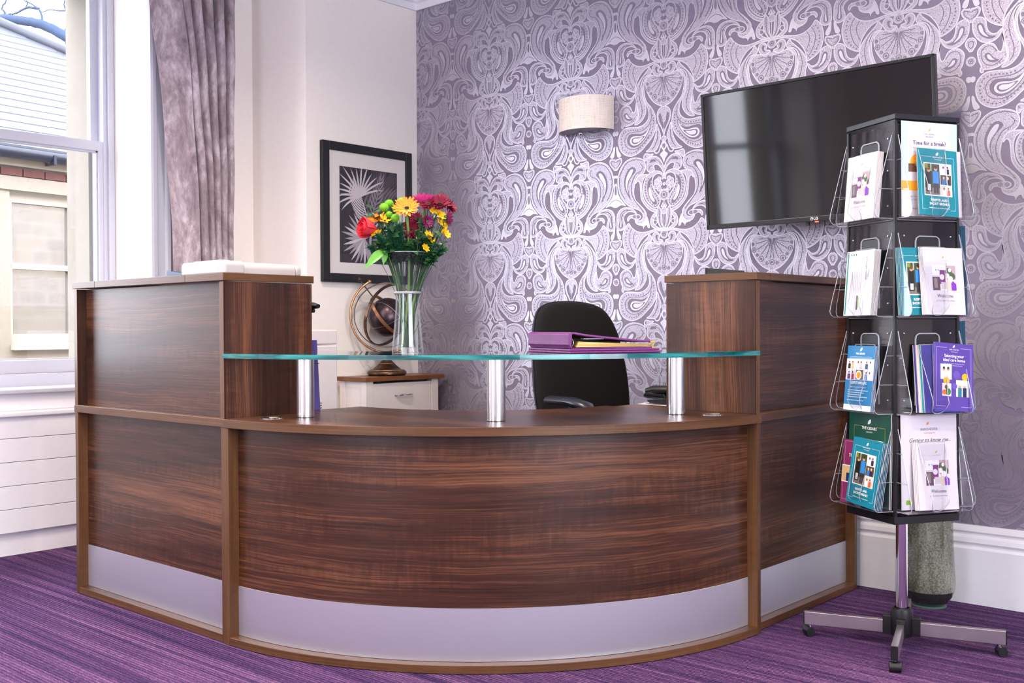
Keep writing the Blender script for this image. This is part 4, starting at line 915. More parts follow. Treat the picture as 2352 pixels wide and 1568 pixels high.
for s_ in (-1, 1):
    e = SCN + WD * (0.262 * s_); a = e - FD * 0.165; b = e + FD * 0.085
    if s_ > 0: a, b = e - FD * 0.16, e + FD * 0.05
    arm = MB().tube([a + Vector((0, 0, 0.748)), a + FD * 0.02 + Vector((0, 0, 0.752)), a + FD * 0.16 + Vector((0, 0, 0.752)), b + Vector((0, 0, 0.738)), b + FD * 0.02 + Vector((0, 0, 0.728))], [0.011, 0.017, 0.018, 0.017, 0.010], 12, flat=2.0, up=(0, 0, 1)).build('armrest', M_CHPL, ch, smooth=50)
    MB().tube([e + Vector((0, 0, 0.735)), e + Vector((0, 0, 0.58)), e - WD * (0.05 * s_) + Vector((0, 0, 0.50)), e - WD * (0.12 * s_) + Vector((0, 0, 0.455))], 0.014, 8, flat=1.8).build('arm_support', M_CHPL, arm, smooth=50)
MB().lathe([(0.028, 0.12), (0.028, 0.26), (0.020, 0.26), (0.020, 0.445)], 16, (SCN.x, SCN.y, 0)).build('gas_column', M_BLACK, ch, smooth=40)
for k in range(5):
    a = radians(72 * k + 20); d = Vector((cos(a), sin(a), 0))
    leg = MB().tube([SCN + Vector((0, 0, 0.13)), SCN + d * 0.15 + Vector((0, 0, 0.11)), SCN + d * 0.29 + Vector((0, 0, 0.075))], [0.024, 0.020, 0.014], 8, flat=1.2).build('leg', M_BLACK, ch, smooth=50)
    c = SCN + d * 0.285; s_ = Vector((-sin(a), cos(a), 0))
    MB().tube([c - s_ * 0.02 + Vector((0, 0, 0.0275)), c + s_ * 0.02 + Vector((0, 0, 0.0275))], 0.027, 14).build('caster', M_BLACK, leg, smooth=50)

# ================================================================== curtain
def m_velvet():
    t = NT('crushed_lilac_velvet'); c = t.coord(); w = t.noise(t.scale(c, (9, 9, 4)), 1.0, 5, 0.68, 0.6); f = t.noise(t.scale(c, (60, 60, 25)), 1.0, 3, 0.6)
    k = t.math('ADD', t.math('MULTIPLY', w, 0.8), t.math('MULTIPLY', f, 0.25))
    t.set(col=t.ramp(k, [(0.32, (0.14, 0.10, 0.115, 1)), (0.50, (0.34, 0.265, 0.29, 1)), (0.68, (0.66, 0.57, 0.62, 1))]), rough=0.55, spec=0.35, sheen=0.5); t.bump(k, 0.35, 0.006); return t.m
cur = thing('curtain', (-4.78, 2.95, 0.03), 'long crushed lilac grey velvet curtain gathered in folds beside the window', 'curtain')
def curtain_pt(s, z):
    """s 0..1 from leading edge to the wall side"""
    h = (z - 1.33) / 1.3
    yl = 2.849 - 0.117 * max(-0.6, min(1.1, h)) + 0.02 * sin(pi * max(0, min(1, h)))
    yr = 3.14 + 0.018 * h
    if s < 0.30:                                   # flat returned leading edge
        u = s / 0.30
        y = yl + (0.125 + 0.012 * sin(3 * z)) * u; x = -4.770 - 0.035 * (1 - u) + 0.045 * u + 0.006 * sin(9 * z + 5 * u)
        return (x, y, z)
    u = (s - 0.30) / 0.70
    a = 2 * pi * 4.6 * u + 0.35 * sin(1.3 * z) + pi
    y = yl + 0.125 + (yr - yl - 0.125) * u + 0.010 * sin(2 * a + 0.6); x = -4.775 + 0.066 * cos(a) * (1.0 - 0.25 * u) + 0.004 * sin(11 * z + a)
    return (x, y, z)
NS, NZ = 150, 44; mb = MB()
for j in range(NZ + 1):
    z = 0.03 + (2.90 - 0.03) * j / NZ
    for i in range(NS + 1): mb.v.append(curtain_pt(i / NS, z))
for j in range(NZ):
    for i in range(NS): a = j * (NS + 1) + i; mb.f.append((a, a + 1, a + NS + 2, a + NS + 1)); mb.m.append(0)
o = mb.build('drape', m_velvet(), cur, smooth=70); o.modifiers.new('thickness', 'SOLIDIFY').thickness = 0.004
MB().tube([(-4.78, -0.2, 2.90), (-4.78, 3.30, 2.90)], 0.018, 12).build('pole', M_NICKEL, cur, smooth=60)

# ================================================================== framed palm print on the pier
pic = thing('framed_print', (PIER_X, 3.775, 1.28), 'black framed black and white palm leaf print on the white pier', 'picture')
PY0, PY1, PZ0, PZ1 = 3.462, 4.087, 1.282, 2.012; px = PIER_X + 0.0005
M_FRAME = plain('#0c0c10', 0.38, 0, 0.5, 'black_picture_frame')
fwid = 0.046
for y0, y1, z0, z1, nm in ((PY0, PY0 + fwid, PZ0, PZ1, 'v'), (PY1 - fwid, PY1, PZ0, PZ1, 'v'), (PY0 + fwid, PY1 - fwid, PZ1 - fwid, PZ1, 'h'), (PY0 + fwid, PY1 - fwid, PZ0, PZ0 + fwid, 'h')):
    MB().box(px, px + 0.026, y0, y1, z0, z1).build('frame_rail', M_FRAME, pic, bevel=0.004, seg=3)
MB().box(px, px + 0.014, PY0 + 0.03, PY1 - 0.03, PZ0 + 0.03, PZ1 - 0.03).build('backing', plain('#30303a', 0.8), pic)
QY0, QY1, QZ0, QZ1 = 3.578, 3.982, 1.386, 1.890
mb = MB()
for y0, y1, z0, z1 in ((PY0 + .04, QY0, PZ0 + .04, PZ1 - .04), (QY1, PY1 - .04, PZ0 + .04, PZ1 - .04), (QY0, QY1, QZ1, PZ1 - .04), (QY0, QY1, PZ0 + .04, QZ0)): mb.box(px + 0.014, px + 0.0165, y0, y1, z0, z1)
mb.build('mount', plain('#e2dcd8', 0.7), pic)
art = MB().box(px + 0.0141, px + 0.0148, QY0, QY1, QZ0, QZ1).build('print_sheet', plain('#1a161e', 0.5), pic)
GREYS = [plain(h, 0.55) for h in ('#cfc6cb', '#a79fa6', '#6c636c', '#443c44', '#8b8289')]
leaf = MB(); lr = random.Random(3)
def art_leaf(y, z, ang, L, w, curve, m, lift):
    """tapering curved leaflet on the sheet, in y-z plane"""
    pts = []; a = ang
    for i in range(7): pts.append((y, z)); y += L / 6 * cos(a); z += L / 6 * sin(a); a += curve / 6
    vs = []; 
    for i, (py, pz) in enumerate(pts):
        q = pts[min(i + 1, 6)]; p0 = pts[max(i - 1, 0)]; tx, tz = q[0] - p0[0], q[1] - p0[1]; l = hypot(tx, tz) or 1; ww = w * sin(pi * (0.12 + 0.88 * i / 6)) ** 0.8 * 0.5
        for sg in (1, -1): vs.append((px + lift, min(QY1 - 0.001, max(QY0 + 0.001, py - tz / l * ww * sg)), min(QZ1 - 0.001, max(QZ0 + 0.001, pz + tx / l * ww * sg))))
    leaf.add(vs, [(2 * i, 2 * i + 1, 2 * i + 3, 2 * i + 2) for i in range(6)], m)
def ap(u, v): return QY0 + (QY1 - QY0) * u, QZ0 + (QZ1 - QZ0) * v
def frond(u0, v0, u1, v1, n, L, w, m, lift, bend=0.5, sides=(1, -1)):
    a, b = ap(u0, v0), ap(u1, v1); st = atan2(b[1] - a[1], b[0] - a[0])
    art_leaf(a[0], a[1], st, hypot(b[0] - a[0], b[1] - a[1]), 0.007, 0.0, m, lift + 0.0001)
    for i in range(n):
        f = (i + 0.5) / n; y, z = a[0] + (b[0] - a[0]) * f, a[1] + (b[1] - a[1]) * f
        for sg in sides: art_leaf(y, z, st + sg * (1.15 - 0.75 * f), L * (0.6 + 0.4 * sin(pi * f)), w, -sg * bend, m, lift)
frond(0.50, 0.45, 0.80, 0.93, 13, 0.20, 0.013, 3, 0.0149)
frond(0.30, 0.55, 1.0, 0.75, 10, 0.12, 0.012, 2, 0.01495, sides=(1,))
frond(0.52, 0.40, 0.72, 0.92, 10, 0.075, 0.009, 4, 0.0152)
frond(0.50, 0.42, 0.36, 0.72, 11, 0.17, 0.0085, 0, 0.0151, 0.9, sides=(1,))
c0 = ap(0.35, 0.70)
for k in range(15): art_leaf(c0[0], c0[1], radians(28 + 12 * k), 0.175 + 0.02 * sin(k * 1.7), 0.0115, -0.5 + 0.085 * k, 0, 0.0153 + 0.00002 * k)
c1 = ap(0.42, 0.26)
for k in range(21): art_leaf(c1[0], c1[1], radians(38 + 13 * k), 0.15 + 0.015 * sin(k * 2.1), 0.017, 0.25 - 0.02 * k, 1 if k % 3 else 0, 0.0156 + 0.00002 * k)
c2 = ap(0.86, 0.28)
for k in range(12): art_leaf(c2[0], c2[1], radians(60 + 24 * k), 0.13, 0.016, 0.3, 4, 0.0155 + 0.00002 * k)
for (u0, v0, u1, v1) in ((0.42, 0.26, 0.50, 0.0), (0.55, 0.40, 0.47, 0.0), (0.86, 0.28, 0.80, 0.0)):
    a, b = ap(u0, v0), ap(u1, v1); art_leaf(a[0], a[1], atan2(b[1] - a[1], b[0] - a[0]), hypot(b[0] - a[0], b[1] - a[1]), 0.016, 0.05, 1, 0.0154)
leaf.build('palm_leaves', GREYS, art)
MB().box(px + 0.0172, px + 0.0178, PY0 + 0.04, PY1 - 0.04, PZ0 + 0.04, PZ1 - 0.04).build('glazing', m_clear('picture_glazing', (0.99, 0.99, 0.99, 1), 0.35, edge_mix=0.0), pic)

# ================================================================== wall lamp
lamp = thing('wall_lamp', (-3.2, YB, 1.984), 'half drum wall lamp with cream linen shade on the patterned wallpaper', 'lamp')
def m_linen():
    t = NT('cream_linen'); c = t.coord(); a = t.noise(t.scale(c, (20, 20, 700)), 1.0, 2); b = t.noise(t.scale(c, (500, 500, 12)), 1.0, 2); k = t.math('ADD', a, b)
    t.set(col=t.ramp(k, [(0.7, lin('#cdbfb5')), (1.25, lin('#efe4da'))]), rough=0.85, spec=0.2); t.bump(k, 0.3, 0.001); return t.m
n = 36; mb = MB(); A = [(-3.2 + 0.150 * cos(pi * i / n), YB - 0.004 - 0.143 * sin(pi * i / n)) for i in range(n + 1)]; B = [(-3.2 + 0.147 * cos(pi * i / n), YB - 0.004 - 0.140 * sin(pi * i / n)) for i in range(n + 1)]
_aw(mb, B, A, 1.984, 2.141).build('shade', m_linen(), lamp, smooth=40)
mb = MB(); A2 = [(-3.2 + 0.1465 * cos(pi * i / n), YB - 0.004 - 0.1395 * sin(pi * i / n)) for i in range(n + 1)]
mb.prism(A2, 1.992, 1.994).build('diffuser', plain('#cfd2e2', 0.6), lamp)
MB().box(-3.26, -3.14, YB - 0.012, YB - 0.0005, 2.01, 2.11).build('back_plate', M_NICKEL, lamp, bevel=0.002)
MB().tube([(-3.2, YB - 0.012, 2.03), (-3.2, YB - 0.07, 2.03), (-3.2, YB - 0.07, 1.978)], 0.006, 8).build('bracket', M_CHROME, lamp, smooth=50)
MB().ball((-3.2, YB - 0.07, 1.974), 0.011, 12, 8).build('finial', M_CHROME, lamp, smooth=60)

# ================================================================== television
TVC = Vector((-1.926, 3.9126, 1.7345)); ya, ti, ro = 0.00703, 0.0756, 0.00733
tx = Vector((cos(ya), sin(ya), 0)); tn = Vector((sin(ya), -cos(ya), 0)); tu = Vector((0, 0, 1)) * cos(ti) + tn * sin(ti)
tx2 = tx * cos(ro) + tu * sin(ro); tu2 = -tx * sin(ro) + tu * cos(ro); tnn = tx2.cross(tu2)
tv = thing('television', (TVC.x, TVC.y, TVC.z - 0.285), 'large black flat screen television tilted forward on the papered wall', 'television')
TW2, TH2 = 0.485, 0.2825
def tvp(a, b, o): return TVC + tx2 * a + tu2 * b + tnn * o
M_TVF = plain('#0b0c10', 0.3, 0, 0.5, 'tv_bezel')
for a, b, ha, hb in ((0, TH2 - 0.006, TW2, 0.006), (0, -TH2 + 0.010, TW2, 0.010), (-TW2 + 0.006, 0, 0.006, TH2), (TW2 - 0.006, 0, 0.006, TH2)):
    MB().obox(tvp(a, b, -0.012), (tx2, tu2, tnn), (ha, hb, 0.0135)).build('bezel', M_TVF, tv, bevel=0.0015)
t_ = NT('tv_screen'); t_.set(col=t_.mix(t_.noise(t_.coord(), 4, 1), (0.0035, 0.003, 0.0035, 1), (0.005, 0.004, 0.005, 1)), rough=0.05, spec=0.55)
MB().obox(tvp(0, 0.004, -0.010), (tx2, tu2, tnn), (TW2 - 0.010, TH2 - 0.014, 0.008)).build('screen', t_.m, tv)
MB().obox(tvp(0, 0, -0.035), (tx2, tu2, tnn), (TW2 - 0.02, TH2 - 0.03, 0.012)).build('back_cover', M_BLACK, tv, bevel=0.006)
bk = MB().obox(tvp(0, 0, -0.055), (tx2, tu2, tnn), (0.14, 0.12, 0.012)); bk.box(-2.05, -1.80, YB - 0.012, YB - 0.001, 1.60, 1.86)
bk = bk.build('mount_plate', M_BLACK, tv, bevel=0.002)
MB().tube([tvp(0, 0.03, -0.06), (-1.92, YB - 0.01, 1.76)], 0.022, 10).tube([tvp(0, -0.06, -0.06), (-1.92, YB - 0.01, 1.66)], 0.018, 10).build('mount_arm', M_BLACK, bk, smooth=50)
M_LOGO = plain('#e8e8ee', 0.4)
me = text_mesh('LG', 0.015, 'LEFT', bold=0.0004); me.materials.append(M_LOGO); lo = bpy.data.objects.new('logo_lettering', me); COL.objects.link(lo); lo.parent = tv
R4 = Matrix((tx2, tu2, tnn)).transposed().to_4x4()
lo.matrix_local = Matrix.Translation(tvp(-0.002, -TH2 + 0.0055, 0.0018) - Vector(tv.location)) @ R4
MB().tube([tvp(-0.010 + 0.0058 * cos(a), -TH2 + 0.0105 + 0.0058 * sin(a), 0.0019) for a in [i * pi / 9 for i in range(18)]], 0.0009, 5, closed=True).obox(tvp(-0.0082, -TH2 + 0.0105, 0.0018), (tx2, tu2, tnn), (0.0025, 0.0006, 0.0003)).obox(tvp(-0.0105, -TH2 + 0.0118, 0.0018), (tx2, tu2, tnn), (0.0006, 0.002, 0.0003)).build('logo_mark', M_LOGO, tv)
MB().obox(tvp(-0.035, -TH2 - 0.006, -0.014), (tx2, tu2, tnn), (0.006, 0.008, 0.006)).build('sensor', M_BLACK, tv, bevel=0.001)
t_ = NT('standby_led'); t_.set(col=(0.6, 0.02, 0.01, 1), emis=(1, 0.05, 0.02, 1), emis_s=3.0)
MB().obox(tvp(0.008, -TH2 - 0.002, -0.004), (tx2, tu2, tnn), (0.006, 0.0025, 0.004)).build('standby_light', t_.m, tv)

# ================================================================== bedside cabinet, globe, white heater
cab = thing('cabinet', (-4.27, 3.82, 0), 'small cream cabinet with brown wooden top and one drawer in the corner', 'cabinet')
M_CAB = plain('#ddd6d2', 0.45, 0, 0.45, 'cream_cabinet_paint')
CX0, CX1, CY0, CY1, CZ = -4.392, -4.165, 3.540, 4.098, 0.790
MB().box(CX0, CX1, CY0, CY1, CZ - 0.022, CZ).build('top', M_OAK, cab, grain='y', bevel=0.002)
bx0, bx1, by0, by1 = CX0 + 0.004, CX1 - 0.012, CY0 + 0.014, CY1 - 0.034
for y0 in (by0, by1 - 0.048): 
    for x0 in (bx0, bx1 - 0.04): MB().box(x0, x0 + 0.04, y0, y0 + 0.048, 0, CZ - 0.022).build('leg', M_CAB, cab, bevel=0.0015)
for y0 in (by0 + 0.006, by1 - 0.016): MB().box(bx0 + 0.04, bx1 - 0.04, y0, y0 + 0.010, 0.10, CZ - 0.022).build('side_panel', M_CAB, cab)
MB().box(bx0, bx0 + 0.008, by0 + 0.048, by1 - 0.048, 0.10, CZ - 0.022).build('back_panel', M_CAB, cab)
MB().box(bx0 + 0.008, bx1 - 0.008, by0 + 0.048, by1 - 0.048, 0.10, 0.118).build('lower_shelf', M_CAB, cab)
dr = MB().box(bx1 - 0.16, bx1 - 0.004, by0 + 0.051, by1 - 0.051, 0.600, CZ - 0.035).build('drawer', M_CAB, cab, bevel=0.0015)
ym = (by0 + by1) / 2 + 0.005
MB().tube([(bx1 - 0.005, ym - 0.062, 0.69), (bx1 + 0.010, ym - 0.05, 0.691), (bx1 + 0.020, ym - 0.01, 0.693), (bx1 + 0.020, ym + 0.02, 0.693), (bx1 + 0.010, ym + 0.05, 0.692), (bx1 - 0.005, ym + 0.062, 0.691)], [0.003, 0.005, 0.006, 0.006, 0.005, 0.003], 8).build('handle', M_CHROME, dr, smooth=60)

gl = thing('armillary_globe', (-4.285, 3.79, CZ), 'bronze armillary globe with rings on a turned base standing on the cabinet', 'globe')
def m_bronze(name, a, b):
    t = NT(name); c = t.coord(); t.set(col=t.mix(t.ramp(t.noise(c, 22, 5, 0.6), [(0.35, (0, 0, 0, 1)), (0.7, (1, 1, 1, 1))]), a, b), metal=0.75, rough=0.3); return t.m
M_BRZ = m_bronze('dark_bronze', (0.035, 0.026, 0.026, 1), (0.16, 0.085, 0.045, 1)); M_COP = m_bronze('rubbed_copper', (0.42, 0.20, 0.09, 1), (0.62, 0.34, 0.17, 1))
gx, gy = -4.285, 3.79; PXM = 433.0
gc = Vector((gx, gy, 1.110)) + Vector((0.004, 0, 0))
pr = [(0.0, 0), (0.095, 0), (0.104, 0.008), (0.104, 0.018), (0.098, 0.026), (0.080, 0.030), (0.062, 0.045), (0.044, 0.060), (0.040, 0.066), (0.026, 0.080), (0.018, 0.100), (0.015, 0.108), (0.020, 0.114), (0.012, 0.122), (0.0, 0.122)]
base = MB().lathe(pr, 36, (gx, gy, CZ + 0.0003)).build('base', M_BRZ, gl, smooth=45)
for r, z in ((0.091, 0.0285), (0.043, 0.064)): MB().tube([(gx + r * cos(2 * pi * k / 32), gy + r * sin(2 * pi * k / 32), CZ + z) for k in range(32)], 0.0022, 6, closed=True).build('copper_line', M_COP, base, smooth=60)
ax_r, ax_u, ax_f = Vector((0.45, 0.893, 0)), Vector((0, 0, 1)), Vector((0.893, -0.45, 0))
def gring(R, tilt_n, flat, rad, mat, name, a0=0, a1=2 * pi, parent=gl, n=64):
    nn = Vector(tilt_n).normalized(); e1 = nn.orthogonal().normalized(); e2 = nn.cross(e1)
    full = a1 - a0 > 6.28
    # ring of flat bar section
    mb = MB(); N = n; vs = []; cnt = N if full else N + 1
    for i in range(cnt):
        a = a0 + (a1 - a0) * i / N; d = e1 * cos(a) + e2 * sin(a)
        for do, dn in ((-rad, -flat), (rad, -flat), (rad, flat), (-rad, flat)): vs.append(gc + d * (R + do) + nn * dn)
    fs = []
    for i in range(N if full else N):
        j = (i + 1) % cnt
        for k in range(4): fs.append((4 * i + k, 4 * i + (k + 1) % 4, 4 * j + (k + 1) % 4, 4 * j + k))
    mb.add(vs, fs); return mb.build(name, mat, parent)
# outer meridian: open arc in the picture plane from upper left round the left and bottom
mb = MB(); A_ = [radians(a) for a in range(118, 296, 5)]
mb.tube([gc + (ax_r * cos(a) + ax_u * sin(a)) * 0.198 for a in A_] + [Vector((gx, gy, CZ + 0.120))], 0.006, 8).build('meridian', M_COP, gl, smooth=60)
for a in (118,): MB().ball(gc + (ax_r * cos(radians(a)) + ax_u * sin(radians(a))) * 0.198, 0.010, 12, 8).build('knob', M_COP, gl, smooth=60)
axd = (ax_r * -0.62 + ax_u * 0.78).normalized()
MB().tube([gc + axd * 0.235, gc + axd * 0.105], 0.0032, 8).build('axis_rod', M_BRZ, gl, smooth=60)
MB().ball(gc + axd * 0.238, 0.011, 12, 8).build('knob', M_BRZ, gl, smooth=60)
gring(0.166, ax_r * 0.55 + ax_u * -0.30 + ax_f * 0.78, 0.009, 0.0022, M_BRZ, 'ring')
gring(0.172, ax_r * -0.25 + ax_u * 0.15 + ax_f * 0.95, 0.008, 0.0022, M_BRZ, 'ring')
gring(0.122, ax_r * 0.70 + ax_u * 0.62 + ax_f * 0.55, 0.008, 0.0022, M_COP, 'ring')
sph = MB().ball(gc + ax_r * 0.004 - ax_u * 0.012, 0.103, 36, 24).build('sphere', m_bronze('mottled_bronze', (0.045, 0.030, 0.036, 1), (0.10, 0.065, 0.075, 1)), gl, smooth=80)
gco = gc.copy(); gc = gc + ax_r * 0.004 - ax_u * 0.012
gring(0.1035, ax_r * 0.62 + ax_u * 0.55 - ax_f * 0.25, 0.0012, 0.0012, M_NICKEL, 'silver_line', parent=sph); gring(0.1035, ax_r * -0.45 + ax_u * 0.75 + ax_f * 0.2, 0.0012, 0.0012, M_NICKEL, 'silver_line', parent=sph); gc = gco

ht = thing('cooler', (-4.05, 3.10, 0), 'tall white plastic appliance with vent slots standing behind the left hutch', 'appliance')
M_HT = plain('#dad3d6', 0.4, 0, 0.5, 'white_cooler_plastic')
HX0, HX1, HY0, HY1 = -4.20, -3.85, 2.985, 3.108
HY0, HY1 = 2.95, 3.108
MB().box(HX0, HX1, HY0, HY1, 0.02, 0.965).build('body', M_HT, ht, bevel=0.008, seg=3)
MB().box(HX0, HX1, HY0, HY1, 0.968, 1.034).build('lid', M_HT, ht, bevel=0.006, seg=3)
MB().box(HX0 + 0.01, HX1 - 0.01, HY0 + 0.01, HY1 - 0.01, 0.0, 0.0195).build('foot_frame', M_BLACK, ht)
for i in range(4):
    for k in range(2): MB().box(HX1 - 0.0005, HX1 + 0.001, HY0 + 0.015 + 0.028 * k, HY0 + 0.037 + 0.028 * k, 0.67 + 0.011 * i, 0.674 + 0.011 * i).build('vent_slot', plain('#2a2a30', 0.7), ht)
# purple sleeve standing on the worktop, and black lamp head behind the hutch
M_PPL = plain('#4a3a86', 0.3, 0, 0.5, 'purple_film')
pou = thing('packet', (-3.105, 2.50, ZT1), 'tall glossy purple packet standing on the worktop behind the steel post', 'packet')
pz = ZT1 + 0.0005
mb = MB(); pts = [(-3.150, 2.384, pz), (-3.112, 2.432, pz), (-3.128, 2.440, pz), (-3.166, 2.394, pz)]
top = [(-3.152, 2.386, pz + 0.255), (-3.120, 2.424, pz + 0.255), (-3.122, 2.426, pz + 0.255), (-3.154, 2.388, pz + 0.255)]
mb.add(pts + top, [(0, 3, 2, 1), (4, 5, 6, 7), (0, 1, 5, 4), (1, 2, 6, 5), (2, 3, 7, 6), (3, 0, 4, 7)]); mb.build('pouch', M_PPL, pou, bevel=0.001)
MB().obox((-3.128, 2.412, pz + 0.170), (Vector((0.54, 0.84, 0)), Vector((0.84, -0.54, 0)), (0, 0, 1)), (0.022, 0.003, 0.0015)).build('clip', M_BLACK, pou)
cr = thing('desk_lamp', (-3.24, 2.372, 1.05), 'black lamp head poking out behind the back of the left hutch', 'lamp')
MB().box(-3.30, -3.24, 2.3575, 2.385, 1.05, 1.11).build('clamp', M_BLACK, cr, bevel=0.002)
MB().tube([(-3.27, 2.385, 1.09), (-3.27, 2.42, 1.10), (-3.24, 2.445, 1.104)], 0.007, 8).build('arm', M_BLACK, cr, smooth=50)
MB().tube([(-3.30, 2.42, 1.115), (-3.26, 2.44, 1.123), (-3.19, 2.462, 1.124), (-3.168, 2.468, 1.122)], [0.010, 0.012, 0.013, 0.008], 12, flat=1.6, up=(0, 0, 1)).build('lamp_head', M_BLACK, cr, smooth=50)
MB().tube([(-3.25, 2.448, 1.105), (-3.188, 2.464, 1.106)], 0.008, 10).build('lamp_cover', M_BLACK, cr, smooth=50)

# ================================================================== green floor vase
def m_glaze():
    t = NT('speckled_green_glaze'); c = t.coord(); sp = t.noise(c, 170, 4, 0.7); dr_ = t.noise(t.scale(c, (16, 16, 3)), 1.0, 4, 0.6)
    k = t.math('ADD', t.math('MULTIPLY', sp, 0.65), t.math('MULTIPLY', dr_, 0.6))
    body = t.ramp(k, [(0.45, (0.030, 0.034, 0.020, 1)), (0.60, (0.090, 0.098, 0.062, 1)), (0.78, (0.27, 0.29, 0.235, 1))])
    z = t.n('ShaderNodeSeparateXYZ', inp={0: c}).outputs[2]
    t.set(col=t.mix(t.math('GREATER_THAN', z, 0.062), (0.020, 0.022, 0.016, 1), body), rough=0.13, spec=0.7, coat=0.5, coatr=0.05); return t.m
fv = thing('floor_vase', (-1.50, 3.998, 0), 'tall speckled green glazed floor vase standing by the skirting behind the rack', 'vase')
prof = [(0.0, 0.006), (0.05, 0.006), (0.066, 0.016), (0.083, 0.040), (0.092, 0.066), (0.094, 0.09), (0.091, 0.14), (0.087, 0.22), (0.085, 0.30), (0.084, 0.40), (0.080, 0.50), (0.066, 0.56), (0.056, 0.60), (0.062, 0.63), (0.056, 0.63), (0.050, 0.60), (0.062, 0.55), (0.074, 0.48), (0.072, 0.05), (0.0, 0.04)]
MB().lathe(prof, 48, (-1.50, 3.998, 0)).build('body', m_glaze(), fv, smooth=50)
MB().lathe([(0.0, 0), (0.062, 0), (0.064, 0.004), (0.055, 0.0065), (0, 0.0065)], 40, (-1.50, 3.998, 0)).build('foot_pad', plain('#5b7a6c', 0.5), fv, smooth=40)

# ================================================================== flower vase and flowers
VP = Vector((-2.506, 2.305, ZG1 + 0.0004))
va = thing('glass_vase', VP, 'tall waisted clear glass vase of mixed flowers on the glass shelf', 'vase')
def vprof():
    o = [(0.049, 0.0), (0.0495, 0.010), (0.0475, 0.030), (0.043, 0.08), (0.0375, 0.14), (0.0365, 0.19), (0.040, 0.225), (0.050, 0.265), (0.062, 0.295), (0.0725, 0.318)]
    i = [(0.0700, 0.318), (0.0590, 0.295), (0.047, 0.265), (0.0372, 0.225), (0.0338, 0.19), (0.0348, 0.14), (0.040, 0.08), (0.0445, 0.03), (0.044, 0.016), (0.0, 0.016)]
    return [(0.0, 0.0)] + o + i
MB().lathe(vprof(), 40, VP).build('body', M_VASE, va, smooth=60)
MB().tube([(VP.x + 0.0405 * cos(2 * pi * k / 36), VP.y + 0.0405 * sin(2 * pi * k / 36), VP.z + 0.192) for k in range(36)], 0.0042, 8, closed=True).build('collar', M_RIM, va, smooth=60)
MB().tube([VP + Vector((0.0722 * cos(2 * pi * k / 40), 0.0722 * sin(2 * pi * k / 40), 0.318)) for k in range(40)], 0.0012, 6, closed=True).build('lip', M_RIM, va, smooth=60)
MB().lathe([(0, 0.0165), (0.0435, 0.0168), (0.044, 0.03), (0.0395, 0.08), (0.0352, 0.125), (0.0, 0.125)], 32, VP).build('water', M_WATER, va, smooth=60)
VR, VF = rr, -ff                                 # right and towards the viewer's side of the room
def vl(a, b, z): return VP + VR * a + VF * b + Vector((0, 0, z))
def m_leafy(name, a, b, rough=0.45):
    t = NT(name); c = t.coord(); t.set(col=t.mix(t.noise(c, 40, 3), a, b), rough=rough, spec=0.4); t.b.inputs['Subsurface Weight'].default_value = 0.0; return t.m
M_STEM = m_leafy('pale_green_stem', (0.10, 0.20, 0.035, 1), (0.19, 0.31, 0.07, 1))
M_DSTEM = m_leafy('dark_green_stem', (0.020, 0.065, 0.022, 1), (0.045, 0.12, 0.035, 1))
M_LEAF = m_leafy('dark_leaf', (0.010, 0.045, 0.015, 1), (0.022, 0.095, 0.025, 1)); M_LLEAF = m_leafy('bright_leaf', (0.045, 0.24, 0.012, 1), (0.10, 0.36, 0.03, 1), 0.35)
M_FERN = m_leafy('fern_green', (0.006, 0.050, 0.018, 1), (0.022, 0.12, 0.05, 1))
def petal_mat(name, a, b, rough=0.55): return m_leafy(name, a, b, rough)
M_ORANGE = petal_mat('orange_petal', (0.80, 0.17, 0.003, 1), (0.85, 0.27, 0.005, 1)); M_PINK = petal_mat('hot_pink_petal', (0.72, 0.03, 0.22, 1), (0.82, 0.09, 0.38, 1))
M_RED = petal_mat('coral_red_petal', (0.62, 0.012, 0.030, 1), (0.80, 0.06, 0.09, 1)); M_CRIM = petal_mat('crimson_petal', (0.10, 0.002, 0.016, 1), (0.30, 0.006, 0.045, 1))
M_MAG = petal_mat('plum_petal', (0.12, 0.006, 0.05, 1), (0.27, 0.015, 0.11, 1)); M_YEL = petal_mat('yellow_petal', (0.78, 0.42, 0.002, 1), (0.90, 0.62, 0.01, 1)); M_GRN = petal_mat('lime_petal', (0.10, 0.34, 0.008, 1), (0.22, 0.52, 0.02, 1))
M_DCTR = plain('#1a0a06', 0.8)
def stem(parent, head, mat, r=0.0022, bend=0.0, foot=None, n=12):
    fa, fb = foot if foot else (random.uniform(-.022, .022), random.uniform(-.022, .022))
    F = vl(fa, fb, 0.02); k = vl(-fa * 0.3 + 0.014 * (1 if head.dot(VR) > VP.dot(VR) else -1), -fb * 0.4, 0.20); pts = []
    T = head.copy(); side = VR * bend
    for i in range(n + 1):
        t = i / n; p = F * (1 - t) ** 2 + k * 2 * t * (1 - t) + T * t * t + side * sin(pi * max(0, (t - 0.35) / 0.65)) * (1 if t > 0.35 else 0); pts.append(p)
    return MB().tube(pts, r, 7).build('stem', mat, parent, smooth=60)
def frame(nrm):
    n = Vector(nrm).normalized(); e1 = n.cross(Vector((0, 0, 1))); e1 = e1.normalized() if e1.length > 0.05 else Vector((1, 0, 0)); return e1, n.cross(e1), n
